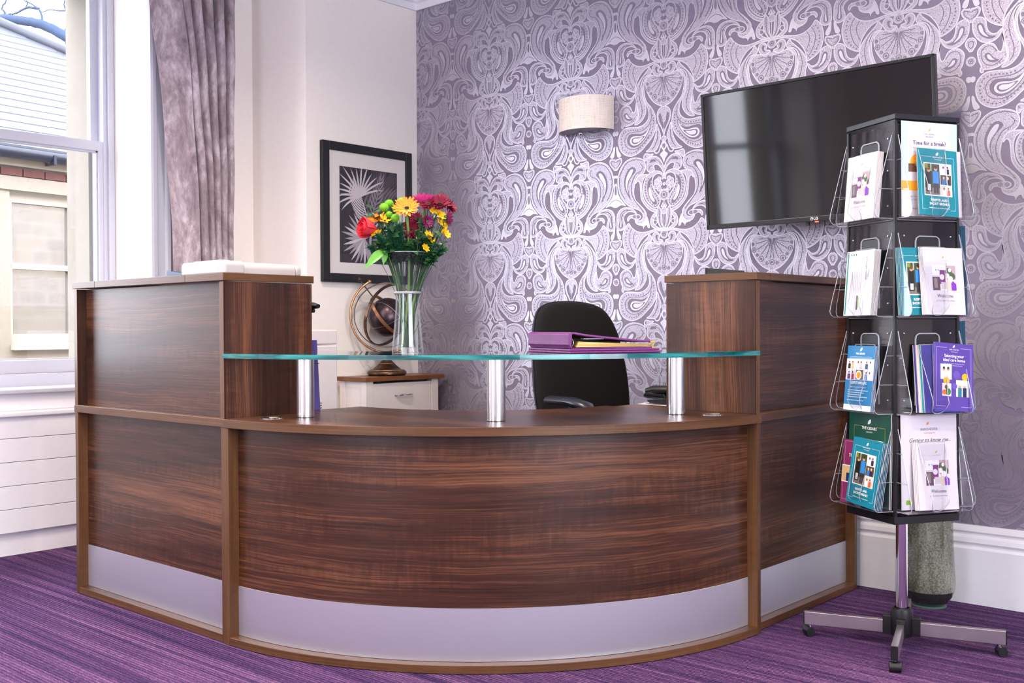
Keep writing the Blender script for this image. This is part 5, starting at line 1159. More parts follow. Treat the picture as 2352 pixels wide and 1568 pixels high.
def petal_verts(c, e1, e2, n, ang, L, w, r0, rise, curl, seg=6):
    d = e1 * cos(ang) + e2 * sin(ang); s = -e1 * sin(ang) + e2 * cos(ang); vs = []
    for i in range(seg + 1):
        t = i / seg; r = r0 + L * t; ww = w * (0.35 + 0.65 * sin(pi * min(1, 0.15 + 0.75 * t))) * (1 if t < 0.8 else (0.85 if t < 0.99 else 0.35))
        h = rise * t + curl * t * t
        for q, dz in ((-1, 0.0), (0, -0.12 * w), (1, 0.0)): vs.append(c + d * r + s * (ww * 0.5 * q) + n * (h + dz))
    fs = []
    for i in range(seg):
        for k in range(2): fs.append((3 * i + k, 3 * i + 3 + k, 3 * i + 4 + k, 3 * i + 1 + k))
    return vs, fs
def daisy(name, label, cat, head, nrm, rings, mat, ctr, ctr_r, stem_mat, split=False, group=None, sr=0.0022, bend=0.0, foot=None, back=False):
    t = thing(name, VP, label, cat, group); e1, e2, n = frame(nrm); rg = random.Random(hash((round(head.x, 3), round(head.z, 3))) & 0xffff)
    mb = MB()
    for (cnt, L, w, r0, rise, curl) in rings:
        for k in range(cnt):
            a = 2 * pi * (k + rg.uniform(-.2, .2)) / cnt + (0.5 if cnt % 2 else 0); vs, fs = petal_verts(head, e1, e2, n, a, L * rg.uniform(.88, 1.1), w, r0, rise + rg.uniform(-.002, .002), curl)
            if split: MB().add(vs, fs).build('petal', mat, t, smooth=60)
            else: mb.add(vs, fs)
    if not split: mb.build('petals', mat, t, smooth=60)
    if ctr: MB().ball(head + n * 0.001, ctr_r, 14, 8, (1, 1, 0.6)).build('centre', ctr, t, smooth=60)
    if back: MB().ball(head - n * 0.004, 0.008, 12, 8).build('calyx', M_DSTEM, t, smooth=60)
    stem(t, head - n * 0.002, stem_mat, sr, bend, foot); return t
up = Vector((0, 0, 1))
daisy('gerbera', 'open orange gerbera facing outward at the front of the bouquet', 'flower', vl(0.004, 0.062, 0.453), VF * 0.78 + up * 0.62 + VR * -0.05,
      [(17, 0.035, 0.0105, 0.009, 0.004, 0.004), (15, 0.029, 0.009, 0.008, 0.008, 0.003)], M_ORANGE, M_DCTR, 0.0055, M_STEM, split=True, sr=0.0042, foot=(-0.02, 0.01))
daisy('gerbera', 'hot pink gerbera seen from below at the top of the bouquet', 'flower', vl(0.055, 0.020, 0.470), up * 0.97 + VF * -0.22,
      [(18, 0.034, 0.011, 0.006, 0.014, 0.004), (16, 0.030, 0.010, 0.006, 0.020, 0.003)], M_PINK, M_LEAF, 0.010, M_STEM, split=False, sr=0.0048, bend=0.02, foot=(0.012, 0.03), back=True)
# rose
ro_ = thing('rose', VP, 'half open coral red rose leaning out on the left of the bouquet', 'flower')
hd = vl(-0.122, 0.03, 0.395); e1, e2, nn_ = frame(VR * -0.78 + up * 0.12 + VF * 0.55)
for k in range(9):
    a0 = k * 2.4; R0 = 0.008 + 0.0024 * k; mb = MB(); vs = []
    for i in range(7):
        t = i / 6
        for j in range(7):
            a = a0 + (j / 6 - 0.5) * 2.3; r = R0 * (0.35 + 0.75 * sin(pi * 0.5 * min(1, t * 1.3))) + 0.006 * t * t * (k / 9); vs.append(hd + (e1 * cos(a) + e2 * sin(a)) * r + nn_ * (-0.022 + 0.052 * t - 0.006 * abs(j - 3) / 3 * t - 0.0012 * k))
    mb.add(vs, [(i * 7 + j, i * 7 + j + 1, (i + 1) * 7 + j + 1, (i + 1) * 7 + j) for i in range(6) for j in range(6)]); mb.build('petal', M_RED, ro_, smooth=70)
MB().ball(hd - nn_ * 0.024, 0.008, 12, 8).build('calyx', M_DSTEM, ro_, smooth=60); stem(ro_, hd - nn_ * 0.026, M_DSTEM, 0.0026)
mum = [(16, 0.024, 0.0075, 0.003, 0.004, 0.003), (14, 0.020, 0.007, 0.003, 0.009, 0.003), (10, 0.013, 0.006, 0.002, 0.012, 0.002)]
for (a, b, z, s, nrm, mt, lab) in (
    (0.072, 0.035, 0.468, 1.05, VF * .8 + up * .5 + VR * -.2, M_CRIM, 'dark crimson chrysanthemum right beside the hot pink gerbera'),
    (0.105, 0.025, 0.470, 1.35, VF * .8 + up * .6, M_CRIM, 'largest dark crimson chrysanthemum at the upper right of the bouquet'),
    (0.135, 0.005, 0.462, 1.05, VR * .7 + up * .4 + VF * .4, M_CRIM, 'rightmost dark crimson chrysanthemum at the top of the bouquet'),
    (0.126, 0.02, 0.428, 1.1, VR * .8 - VF * .4 + up * .15, M_MAG, 'plum chrysanthemum turned away showing its back on the right'),
    (0.068, 0.05, 0.412, 0.8, VF * .7 + VR * .4, M_MAG, 'small half open plum chrysanthemum under the crimson ones'),
    (0.018, 0.035, 0.388, 1.2, VF * .9 + up * .2, M_CRIM, 'dark crimson chrysanthemum low in the middle between the two gerbera stems'),
    (0.032, 0.03, 0.422, 0.9, VF * .7 + up * .5, M_CRIM, 'crimson chrysanthemum half hidden just below the orange gerbera')):
    daisy('chrysanthemum', lab, 'flower', vl(a, b, z), nrm, [(c, L * s, w * s, r * s, h * s, cu * s) for c, L, w, r, h, cu in mum], mt, M_DCTR if mt is M_CRIM else None, 0.004 * s, M_DSTEM, group='chrysanthemums in the vase', back=True)
for (a, b, z, r, lab) in ((-0.070, 0.02, 0.460, 0.0165, 'round lime green pompon, leftmost at the top left of the bouquet'), (-0.056, 0.0, 0.474, 0.0155, 'round lime green pompon just above and behind the leftmost one'), (-0.015, 0.0, 0.478, 0.019, 'round lime green pompon behind the top of the orange gerbera'),
                          (-0.053, 0.03, 0.437, 0.012, 'small lime green pompon above the orange lily flower'), (-0.032, 0.05, 0.424, 0.0155, 'round lime green pompon below left of the orange gerbera'), (-0.033, 0.01, 0.456, 0.014, 'round lime green pompon hidden beside the left petals of the orange gerbera')):
    t = thing('pompon', VP, lab, 'flower', 'lime green pompons in the vase'); c = vl(a, b, z); mb = MB().ball(c, r * 0.86, 16, 10, (1, 1, 0.9)); rg = random.Random(int(a * 1e4) & 255)
    for k in range(110):
        th = math.acos(1 - 2 * (k + .5) / 110); phh = k * 2.39996; d = Vector((sin(th) * cos(phh), sin(th) * sin(phh), cos(th) * 0.9)); mb.add([c + d * r * 0.8 + d.orthogonal().normalized() * 0.0013, c + d * r * 0.8 - d.orthogonal().normalized() * 0.0013, c + d * r * rg.uniform(1.0, 1.12)], [(0, 1, 2)])
    mb.build('florets', M_GRN, t, smooth=50); stem(t, c - up * r * 0.7, M_DSTEM, 0.0015)
yel = [(7, 0.013, 0.009, 0.002, 0.003, 0.001)]
YL = [(0.082, 0.04, 0.448), (0.100, 0.03, 0.442), (0.112, 0.03, 0.432), (0.108, 0.02, 0.414), (0.118, 0.01, 0.405), (0.116, 0.0, 0.385), (0.126, 0.0, 0.376), (0.070, 0.04, 0.372), (0.078, 0.04, 0.358), (0.062, 0.05, 0.330), (-0.098, 0.03, 0.378), (-0.085, 0.03, 0.378)]
YLAB = ['under the largest crimson chrysanthemum', 'between the crimson chrysanthemum stems', 'behind the plum chrysanthemum stem', 'left of the turned plum chrysanthemum', 'below the turned plum chrysanthemum', 'on the right flank of the bouquet', 'rightmost of the bouquet', 'low on the right near the vase rim', 'lower right just above the dark leaves', 'touching the vase rim on the right', 'under the red rose, left of two', 'under the red rose, right of two']
for (a, b, z), l in zip(YL, YLAB): daisy('spray_flower', 'small yellow flower ' + l, 'flower', vl(a, b, z), VF * .6 + VR * (0.5 if a > 0 else -0.5) + up * 0.35, yel, M_YEL, M_YEL, 0.003, M_DSTEM, group='small yellow flowers in the vase', sr=0.0012)
daisy('lily', 'orange alstroemeria lily between the red rose and the green pompons', 'flower', vl(-0.088, 0.025, 0.418), VF * .5 + up * .7 - VR * .3, [(6, 0.030, 0.015, 0.003, 0.020, -0.004)], M_ORANGE, None, 0.003, M_DSTEM)
daisy('lily', 'yellow alstroemeria lily right beside the orange one', 'flower', vl(-0.066, 0.03, 0.418), VF * .6 + up * .6 + VR * .2, [(5, 0.022, 0.011, 0.003, 0.012, -0.002)], M_YEL, None, 0.003, M_DSTEM)
# leaves
def leaf_mesh(p0, d, nrm, L, w, fold=0.25, droop=0.3, seg=8):
    d = d.normalized(); s = d.cross(nrm).normalized(); n = s.cross(d); vs = []
    for i in range(seg + 1):
        t = i / seg; ww = w * sin(pi * min(0.995, t ** 0.8)) * 0.5; c = p0 + d * (L * t) - up * (droop * L * t * t)
        for q in (-1, 0, 1): vs.append(c + s * (ww * q) + n * (fold * ww * abs(q)))
    return vs, [(3 * i + k, 3 * i + 3 + k, 3 * i + 4 + k, 3 * i + 1 + k) for i in range(seg) for k in range(2)]
sp = thing('leaf_sprig', VP, 'bright green leaf pair hanging over the left of the vase rim', 'foliage')
vs, fs = leaf_mesh(vl(-0.062, 0.05, 0.322), -VR * 0.8 - up * 0.42 + VF * .1, VF * .8 + up * .5, 0.075, 0.034); MB().add(vs, fs).build('leaf', M_LLEAF, sp, smooth=60)
vs, fs = leaf_mesh(vl(-0.062, 0.05, 0.322), -VR * 0.16 - up * 0.9 + VF * .15, VF * .9 + VR * .2, 0.042, 0.019, droop=0.1); MB().add(vs, fs).build('leaf', M_LLEAF, sp, smooth=60)
stem(sp, vl(-0.062, 0.05, 0.322), M_STEM, 0.0015)
rg = random.Random(21)
def leafy(name, label, pos, nl, L, w, mat):
    t = thing(name, VP, label, 'foliage', 'leafy stems in the vase'); st = vl(*pos); stem(t, st, M_DSTEM, 0.0016)
    foot = vl(pos[0] * 0.35, pos[1] * 0.35, 0.27)
    for k in range(nl):
        f = 0.25 + 0.75 * k / max(1, nl - 1); p = foot.lerp(st, f); d = VR * rg.uniform(-1, 1) + VF * rg.uniform(-.6, 1) + up * rg.uniform(-.15, .7)
        vs, fs = leaf_mesh(p, d, VF * .5 + up * .7 + VR * rg.uniform(-.4, .4), L * rg.uniform(.7, 1.2), w * rg.uniform(.8, 1.2), droop=rg.uniform(0, .5)); MB().add(vs, fs).build('leaf', mat, t, smooth=60)
for pos, lab in (((-0.105, 0.01, 0.455), 'dark leafy stem rising above the red rose'), ((0.115, 0.02, 0.345), 'dark leafy stem drooping on the far right'), ((0.092, 0.04, 0.372), 'dark leafy stem under the yellow flowers'), ((0.055, 0.05, 0.40), 'dark leafy stem left of the yellow flowers'),
                 ((-0.02, 0.02, 0.40), 'dark leafy stem behind the orange gerbera stem'), ((0.02, -0.03, 0.42), 'dark leafy stem at the back of the bouquet'), ((0.075, 0.0, 0.43), 'dark leafy stem among the crimson chrysanthemums'), ((-0.075, 0.02, 0.40), 'dark leafy stem between rose and pompons'), ((0.085, 0.03, 0.30), 'dark leaf hanging over the right of the vase rim'), ((-0.045, 0.05, 0.375), 'dark leafy stem in the left middle under the pompons'), ((0.04, 0.06, 0.36), 'dark leafy stem just above the middle of the rim'), ((-0.085, 0.04, 0.345), 'dark leafy stem low on the left above the bright leaves')):
    leafy('leafy_stem', lab, pos, 18, 0.042, 0.021, M_LEAF)
def fern(label, a, b, z):
    t = thing('fern_frond', VP, label, 'foliage', 'feathery fern fronds in the vase'); tip = vl(a, b, z); foot = vl(a * .3, b * .3, 0.29); stem(t, tip, M_FERN, 0.0009); mb = MB(); ax = (tip - foot).normalized()
    for k in range(420):
        f = k / 420; p = foot.lerp(tip, f); d = (ax * 0.7 + Vector((rg.uniform(-1, 1), rg.uniform(-1, 1), rg.uniform(-.7, .7)))).normalized(); L = 0.052 * (1 - 0.6 * f) * rg.uniform(.4, 1); s = d.orthogonal().normalized() * 0.0016
        mb.add([p - s, p + s, p + d * L * 0.6 + s * 0.8, p + d * L], [(0, 1, 2), (0, 2, 3)])
    mb.build('needles', M_FERN, t)
for l, a, b, z in (('feathery fern frond reaching far left under the rose', -0.115, 0.03, 0.335), ('feathery fern frond under the yellow flowers on the left', -0.085, 0.06, 0.37), ('feathery fern frond in the left middle of the bouquet', -0.05, 0.07, 0.385), ('feathery fern frond below the orange gerbera', -0.02, 0.06, 0.40),
                   ('feathery fern frond in front of the low crimson flower', 0.015, 0.03, 0.37), ('feathery fern frond pointing up beside the pompons', -0.075, -0.02, 0.475), ('feathery fern frond in the middle behind the flowers', 0.0, -0.03, 0.41), ('feathery fern frond on the right above the rim', 0.06, 0.02, 0.36), ('thin fern frond sticking out low on the right', 0.118, 0.04, 0.325)): fern(l, a, b, z)

# ================================================================== revolving leaflet rack
SX, SY = -1.3765, 3.4360; SW = 0.244; SZ0, SZ1 = 0.421, 1.698
st = thing('leaflet_rack', (SX, SY, 0), 'four sided black leaflet rack with clear pockets on a chrome pole', 'rack')
FACES = [radians(a) for a in (-30, -120, 60, 150)]
def fx(phi): n = Vector((cos(phi), sin(phi), 0)); return Vector((-n.y, n.x, 0)), n
e_, n_ = fx(FACES[0]); f_ = Vector((SX, SY, 0))
def sq(h): return [tuple((f_ + e_ * a * h + n_ * b * h).xy) for a, b in ((-1, -1), (1, -1), (1, 1), (-1, 1))]
MB().prism(sq(0.117), SZ0 + 0.024, SZ1 - 0.016).build('core', M_BLACKG, st, bevel=0.001)
MB().prism(sq(0.1225), SZ1 - 0.016, SZ1).build('top_cap', plain('#14161d', 0.35), st, bevel=0.001)
MB().prism(sq(0.1225), SZ0, SZ0 + 0.024).build('bottom_cap', plain('#101216', 0.45), st, bevel=0.001)
for a, b in ((-1, -1), (1, -1), (1, 1), (-1, 1)):
    p = f_ + e_ * a * 0.1175 + n_ * b * 0.1175; MB().obox((p.x, p.y, (SZ0 + SZ1) / 2), (e_, n_, (0, 0, 1)), (0.0045, 0.0045, (SZ1 - SZ0) / 2 - 0.022)).build('corner_post', M_BLACK, st)
MB().lathe([(0.0, 0.09), (0.0185, 0.09), (0.0185, SZ0), (0.0, SZ0)], 32, (SX, SY, 0)).build('pole', M_CHROME, st, smooth=40)
hub = MB().lathe([(0.0, 0.034), (0.034, 0.034), (0.036, 0.04), (0.036, 0.108), (0.033, 0.122), (0.024, 0.125), (0.0225, 0.118), (0.0, 0.118)], 36, (SX, SY, 0)).build('hub', M_BLACK, st, smooth=40)
for k in range(4):
    a = radians(18 + 90 * k); d = Vector((cos(a), sin(a), 0)); s_ = Vector((-sin(a), cos(a), 0)); Cc = Vector((SX, SY, 0))
    MB().obox(Cc + d * 0.042 + Vector((0, 0, 0.066)), (d, s_, (0, 0, 1)), (0.016, 0.0145, 0.030)).build('socket', M_BLACK, hub, bevel=0.002)
    leg = MB().obox(Cc + d * 0.178 + Vector((0, 0, 0.060)), (d, s_, (0, 0, 1)), (0.130, 0.0105, 0.0215)).build('leg', M_NICKEL, st, bevel=0.0015)
    MB().obox(Cc + d * 0.310 + Vector((0, 0, 0.060)), (d, s_, (0, 0, 1)), (0.0022, 0.0107, 0.0217)).build('end_cap', M_BLACK, leg, bevel=0.001)
    c = Cc + d * 0.290
    MB().tube([c + Vector((0, 0, 0.0385)), c + Vector((0, 0, 0.025))], 0.0055, 10).build('caster_pin', M_CHROME, leg, smooth=50)
    w = radians(18 + 90 * k + (20, -25, 35, 10)[k]); wd = Vector((-sin(w), cos(w), 0)); cc = c + Vector((cos(w), sin(w), 0)) * 0.006
    MB().tube([cc - wd * 0.0165 + Vector((0, 0, 0.0152)), cc + wd * 0.0165 + Vector((0, 0, 0.0152))], 0.015, 18).build('caster', M_BLACK, leg, smooth=50)
    MB().tube([cc + Vector((0, 0, 0.0175)) - wd * 0.0172, cc + Vector((0, 0, 0.0175)) + wd * 0.0172], 0.0155, 18, flat=0.85).build('caster_hood', M_BLACK, leg, smooth=50)

PZ = [0.458, 0.762, 1.066, 1.370]; PD = 0.072; PH = 0.298
# one pocket in local axes: x right, y outwards, z up
def pocket_meshes():
    w2 = 0.1155
    body = MB().box(-w2, w2, 0.001, 0.003, 0.0, PH)                               # back plate
    body.box(-w2, w2, 0.003, PD - 0.006, 0.004, 0.006)                            # floor
    wing = [(0.003, 0.272), (0.010, 0.262), (PD, 0.040), (PD + 0.003, 0.022), (PD - 0.002, 0.010), (PD - 0.012, 0.004), (0.003, 0.004)]
    for x in (-w2, w2 - 0.002): body.prism(wing, x, x + 0.002, lambda y, z, h: (h, y, z))
    lip = [(-0.052, 0.215), (0.052, 0.215), (0.045, 0.130), (0.052, 0.045), (0.045, 0.018), (0.025, 0.006), (-0.025, 0.006), (-0.045, 0.018), (-0.052, 0.045), (-0.045, 0.130)]
    lip = smooth_poly([(-0.050, 0.210), (-0.038, 0.219), (0.038, 0.219), (0.050, 0.210), (0.040, 0.135), (0.030, 0.060), (0.030, 0.035), (0.020, 0.012), (0.0, 0.006), (-0.020, 0.012), (-0.030, 0.035), (-0.030, 0.060), (-0.040, 0.135)], 3)
    def lp(x, z, h): return (x, 0.010 + (PD - 0.014) * (0.262 - z) / 0.222 * 0.97 + h if z > 0.04 else PD - 0.004 + h - (0.04 - z) * 0.6, z)
    body.prism(lip, 0.0, 0.002, lp)
    rim = MB()
    for x in (-w2 + 0.001, w2 - 0.001):
        rim.tube([(x, y, z) for y, z in wing[1:]], 0.0013, 5)
        for z in (0.185, 0.095): rim.tube([(x, 0.004, z), (x, 0.010 + (PD - 0.010) * (0.262 - z) / 0.222, z)], 0.0010, 4)
    rim.tube([lp(x, z, 0.001) for x, z in lip], 0.0012, 5, closed=True)
    rim.tube([(-w2, 0.002, 0.0), (w2, 0.002, 0.0)], 0.0014, 4).tube([(-w2 + .001, 0.002, 0), (-w2 + .001, 0.002, PH)], 0.0011, 4).tube([(w2 - .001, 0.002, 0), (w2 - .001, 0.002, PH)], 0.0011, 4)
    hr = [(-0.045, 0.03), (-0.045, 0.238), (-0.042, 0.248), (-0.032, 0.254), (0.032, 0.254), (0.042, 0.248), (0.045, 0.238), (0.045, 0.03)]
    rim.tube([(x, 0.004, z) for x, z in hr], 0.0028, 6)
    slot = MB().prism([(x * 0.93, z - 0.004 if z > 0.1 else z) for x, z in hr], 0.0032, 0.0036, lambda x, z, h: (x, h, z))
    scr = MB()
    scr.ball((0, 0, 0), 0.0034, 8, 6)
    return body, rim, slot, scr
pb, prm, psl, psc = pocket_meshes(); proto = None
for i, phi in enumerate(FACES):
    e, n = fx(phi); Mx = Matrix((e, n, Vector((0, 0, 1)))).transposed().to_4x4()
    for k, z in enumerate(PZ):
        T = Matrix.Translation(n * 0.1180 + Vector((0, 0, z))) @ Mx
        if proto is None:
            po = pb.build('pocket', M_ACRYL, st, local=True); kids = [prm.build('pocket_rim', M_RIM, po, local=True, smooth=60), psl.build('slot', M_BLACK, po, local=True), psc.build('screw', M_CHROME, po, local=True, smooth=60)]; proto = (po.data, [(c.name, c.data, (0, 0, 0)) for c in kids[:2]] + [('screw', kids[2].data, (x, 0.0035, z_)) for x in (-0.088, 0.088) for z_ in (0.255, 0.155, 0.045)])
            bpy.data.objects.remove(kids[2])
            for nm, d, lc in proto[1][2:]: c = bpy.data.objects.new(nm, d); COL.objects.link(c); c.parent = po; c.location = lc
        else:
            po = bpy.data.objects.new('pocket', proto[0]); COL.objects.link(po); po.parent = st
            for nm, d, lc in proto[1]: c = bpy.data.objects.new(nm.split('.')[0], d); COL.objects.link(c); c.parent = po; c.location = lc
        po.matrix_local = T

# --- leaflets
_cm = {}
def ink(h):
    if h not in _cm: _cm[h] = plain(h, 0.42, 0, 0.45, 'ink_' + h.lstrip('#'))
    return _cm[h]
_txt = {}
def leaflet(name, label, cat, group, face, tier, w, h, x, yb, yt, rho, cover, elems, t=2.0, dz=0.0, stack=0, slabel=None, pitch=3.2, shift=0.6, pages='#ddd8d4'):
    """w,h,t in mm. x in m along the face, yb/yt outward distance of its foot and head"""
    e, n = fx(FACES[face]); tau = math.asin(max(-0.5, min(0.5, (yb - yt) / (h / 1000))))
    upv = Vector((0, 0, 1)) * cos(tau) - n * sin(tau); nn = n * cos(tau) + Vector((0, 0, 1)) * sin(tau)
    e2 = e * cos(rho) + upv * sin(rho); u2 = -e * sin(rho) + upv * cos(rho)
    org = Vector((SX, SY, PZ[tier] + 0.0078 + dz + abs(sin(rho)) * w / 2000)) + n * (0.118 + yb) + e * x
    R = Matrix((e2, u2, nn)).transposed().to_4x4()
    def one(off, full, lab):
        o = thing(name, (0, 0, 0), lab, cat, group); o.matrix_world = Matrix.Translation(org - nn * off[0] + e2 * off[1]) @ R
        W, H, T = w / 1000, h / 1000, t / 1000
        MB().box(-W / 2, W / 2, 0, H, -T, -T * 0.12).build('pages', ink(pages), o, local=True)
        MB().box(-W / 2 - 0.0003, W / 2 + 0.0003, 0, H + 0.0003, -T * 0.12, 0).build('cover', ink(cover), o, local=True)
        if not full: return o
        mb = MB(); cols = []; lift = 0.0
        for el in elems:
            if el[0] == 't': continue
            lift += 0.00004; c = el[-1]
            if c not in cols: cols.append(c)
            m = cols.index(c); z = 0.00012 + lift
            if el[0] == 'r': x0, y0, ww, hh = (v / 1000 for v in el[1:5]); mb.add([(x0 - W / 2, y0, z), (x0 + ww - W / 2, y0, z), (x0 + ww - W / 2, y0 + hh, z), (x0 - W / 2, y0 + hh, z)], [(0, 1, 2, 3)], m)
            elif el[0] == 'c': cx, cy, r = (v / 1000 for v in el[1:4]); mb.add([(cx - W / 2 + r * cos(2 * pi * k / 14), cy + r * sin(2 * pi * k / 14), z) for k in range(14)], [tuple(range(14))], m)
            elif el[0] == 'p': pts = el[1]; mb.add([(a / 1000 - W / 2, b / 1000, z) for a, b in pts], [tuple(range(len(pts)))], m)
            elif el[0] == 'f':
                x0, y0, ww, hh, th = (v / 1000 for v in el[1:6])
                for a0, b0, aw, bh in ((x0, y0, ww, th), (x0, y0 + hh - th, ww, th), (x0, y0, th, hh), (x0 + ww - th, y0, th, hh)): mb.add([(a0 - W / 2, b0, z), (a0 + aw - W / 2, b0, z), (a0 + aw - W / 2, b0 + bh, z), (a0 - W / 2, b0 + bh, z)], [(0, 1, 2, 3)], m)
        if cols: mb.build('printed_artwork', [ink(c) for c in cols], o, local=True)
        for el in elems:
            if el[0] != 't': continue
            _, s, tx_, ty_, size, c = el[:6]; rot = el[6] if len(el) > 6 else 0; sh = el[7] if len(el) > 7 else 0.0; bold = el[8] if len(el) > 8 else 0.0
            key = (s, size, c, sh, bold)
            if key not in _txt: me = text_mesh(s, size / 1000, shear=sh, bold=bold); me.materials.append(ink(c)); _txt[key] = me
            q = bpy.data.objects.new('lettering', _txt[key]); COL.objects.link(q); q.parent = o
            q.matrix_local = Matrix.Translation((tx_ / 1000 - W / 2, ty_ / 1000, 0.0006 + lift)) @ Matrix.Rotation(radians(rot), 4, 'Z')
        return o
    group = group or ('copies in one pocket of the rack' if stack else None)
    one((0, 0), True, label)
    for k in range(stack): one(((k + 1) * pitch / 1000, (k + 1) * shift / 1000), False, slabel + (', %s from the front' % ('second', 'third', 'fourth', 'fifth', 'sixth', 'seventh')[k] if stack > 1 else ''))
def logo(cx, y, s, c): return [('p', [(cx - s, y), (cx - s * .9, y + s), (cx - s * .2, y + s * 1.9), (cx + s * .9, y + s * 2.2), (cx + s, y + s * 1.2), (cx + s * .3, y + s * .3), (cx - s * .6, y + s * .15)], c)]
def people(x, y, w, h, bg, body1, body2, skin='#c99a80', hair='#3a2a20'):
    o = [('r', x, y, w, h, bg)]
    for f, b in ((0.30, body1), (0.68, body2)):
        o += [('r', x + w * (f - .15), y, w * .30, h * .55, b), ('c', x + w * f, y + h * .66, min(w, h) * .13, skin), ('c', x + w * f, y + h * .74, min(w, h) * .10, hair)]
    return o
def respite():
    T = '#0f7f8f'; E = [('f', 12, 18, 124, 168, 0.9, '#bfe3e8'), ('r', 52, 180, 44, 8, T), ('r', 34, 14, 84, 28, T)]
    E += logo(74, 190, 5, '#eaf6f8') + [('r', 22, 62, 104, 104, '#f2f4f6'), ('r', 25, 65, 56, 98, '#3c4a2c')]
    E += [('r', 25, 65, 56, 22, '#77736c'), ('r', 30, 75, 20, 62, '#14141c'), ('c', 40, 142, 6, '#c99a80'), ('c', 40, 147, 5, '#7a3b1c'), ('r', 34, 78, 12, 20, '#c9c9d0'), ('r', 55, 100, 22, 40, '#2c86d8'), ('r', 57, 70, 8, 32, '#3a2f36'), ('r', 67, 70, 8, 32, '#3a2f36'), ('c', 66, 147, 6, '#d0a08a'), ('c', 66, 152, 5, '#4a2a1a'), ('r', 25, 148, 12, 15, '#7f8a2c'), ('r', 46, 140, 5, 23, '#9fb0a0')]
    E += people(83, 133, 40, 30, '#dfe0ea', '#f0f0f4', '#2a3046') + people(83, 99, 40, 31, '#5a4636', '#2f78c4', '#1f2a4a', hair='#d8d0c8') + people(83, 65, 40, 31, '#d8d2cc', '#eceef2', '#e0582c', hair='#6a5a50')
    E += [('t', 'BARCHESTER', 74, 182, 6.5, '#eaf6f8'), ('t', 'Celebrating life', 74, 176, 4.5, '#eaf6f8', 0, 0.3), ('t', 'RESPITE AND', 74, 45, 10.5, '#f2f8fa', 0, 0, 0.00025), ('t', 'SHORT BREAKS', 74, 33, 10.5, '#f2f8fa', 0, 0, 0.00025), ('t', 'Available to book up to 12 months in advance', 74, 22, 4.2, '#f2f8fa', 0, 0, 0.0001)]
    return E
def welcome():
    E = [('f', 14, 40, 120, 132, 0.4, '#cfcad2'), ('r', 50, 168, 48, 6, '#d3ced6'), ('r', 42, 36, 64, 10, '#d3ced6')] + logo(74, 176, 3.4, '#c9a24a')
    E += [('r', 30, 76, 88, 78, '#e6e2ec'), ('r', 30, 76, 28, 42, '#5d4850'), ('r', 36, 84, 12, 30, '#8a7a80'), ('r', 30, 118, 30, 6, '#cdbfd6'), ('r', 58, 96, 20, 44, '#7a2f7c'), ('c', 66, 118, 9, '#d6d2d6'), ('r', 62, 80, 26, 22, '#c9c2c8'), ('r', 82, 110, 36, 44, '#b79aa6'), ('r', 86, 76, 14, 34, '#d9c7ae'), ('c', 92, 134, 13, '#566548'), ('c', 104, 120, 12, '#4a5a3c'), ('c', 86, 122, 8, '#e6e6e2'), ('c', 98, 112, 9, '#eceae6'), ('c', 96, 140, 6, '#e2e2da'), ('p', [(100, 76), (118, 76), (118, 96), (106, 106), (99, 98)], '#7a35b8'), ('c', 44, 140, 3, '#7fb6c0'), ('c', 54, 140, 3, '#9fb8d0')]
    E += [('t', 'THE CEDARS', 74, 168, 5, '#b7b2bd'), ('t', 'Welcome', 74, 54, 15, '#766e7e'), ('t', 'to The Cedars Care Home', 74, 42, 6.2, '#8f828e')]
    return E
WC = '#d3ced6'
# right-hand visible face (index 0), top to bottom
tfb = [('r', 0, 0, 210, 297, '#bcd6e6'), ('f', 12, 12, 186, 272, 1.0, '#e6f0f6'), ('r', 26, 40, 158, 257, '#d6d2da'), ('c', 58, 170, 26, '#f0a024'), ('r', 26, 140, 80, 26, '#6a4a38'), ('r', 0, 82, 150, 30, '#f2a629'), ('r', 0, 0, 210, 82, '#d6d2da')] + logo(105, 268, 5, '#c8b27a') + [
    ('t', 'THE CEDARS', 105, 258, 7, '#9a94a6'), ('t', 'BOURNE', 105, 250, 7, '#9a94a6'), ('t', 'Time for a break?', 105, 226, 17.5, '#4b3a68', 0, 0, 0.0002), ('t', 'Booking a short stay at The Cedars Care Home', 105, 214, 6.2, '#4a4660'), ('t', 'could be just what you need', 105, 205, 6.2, '#4a4660'),
    ('t', 'The Cedars Care Home', 45, 62, 6, '#6a6478'), ('t', 'Church Walk', 40, 52, 6, '#6a6478'), ('t', 'Tel:', 30, 42, 6, '#6a6478'), ('t', 'Residential Care', 48, 24, 7, '#4a4660'), ('t', 'OPEN', 58, 172, 8, '#f6ead0'), ('t', 'DAY', 58, 160, 8, '#f6ead0')]
leaflet('poster_leaflet', 'pale blue sheet headed Time for a break? at the top of the right face', 'leaflet', None, 0, 3, 210, 297, 0.002, 0.012, 0.006, radians(-0.5), '#bcd6e6', tfb, t=0.8)
leaflet('booklet', 'plain white booklet peeking out behind the teal leaflet in the top right pocket', 'booklet', None, 0, 3, 148, 210, 0.036, 0.030, 0.017, radians(-1), WC, [], t=2.5)
leaflet('leaflet', 'teal respite leaflet in the top right pocket below the pale blue sheet', 'leaflet', None, 0, 3, 148, 210, 0.010, 0.046, 0.023, radians(-2.5), '#0f7f8f', respite(), t=1.6, stack=1, slabel='teal respite leaflet tucked directly behind the one in the top right pocket')
leaflet('leaflet', 'teal respite leaflet half covered by the white booklets on the right face', 'leaflet', None, 0, 2, 148, 210, -0.040, 0.030, 0.015, 0, '#0f7f8f', respite(), t=1.6, stack=3, slabel='teal leaflet edge in the stack left of the white welcome booklets', shift=-2.2)
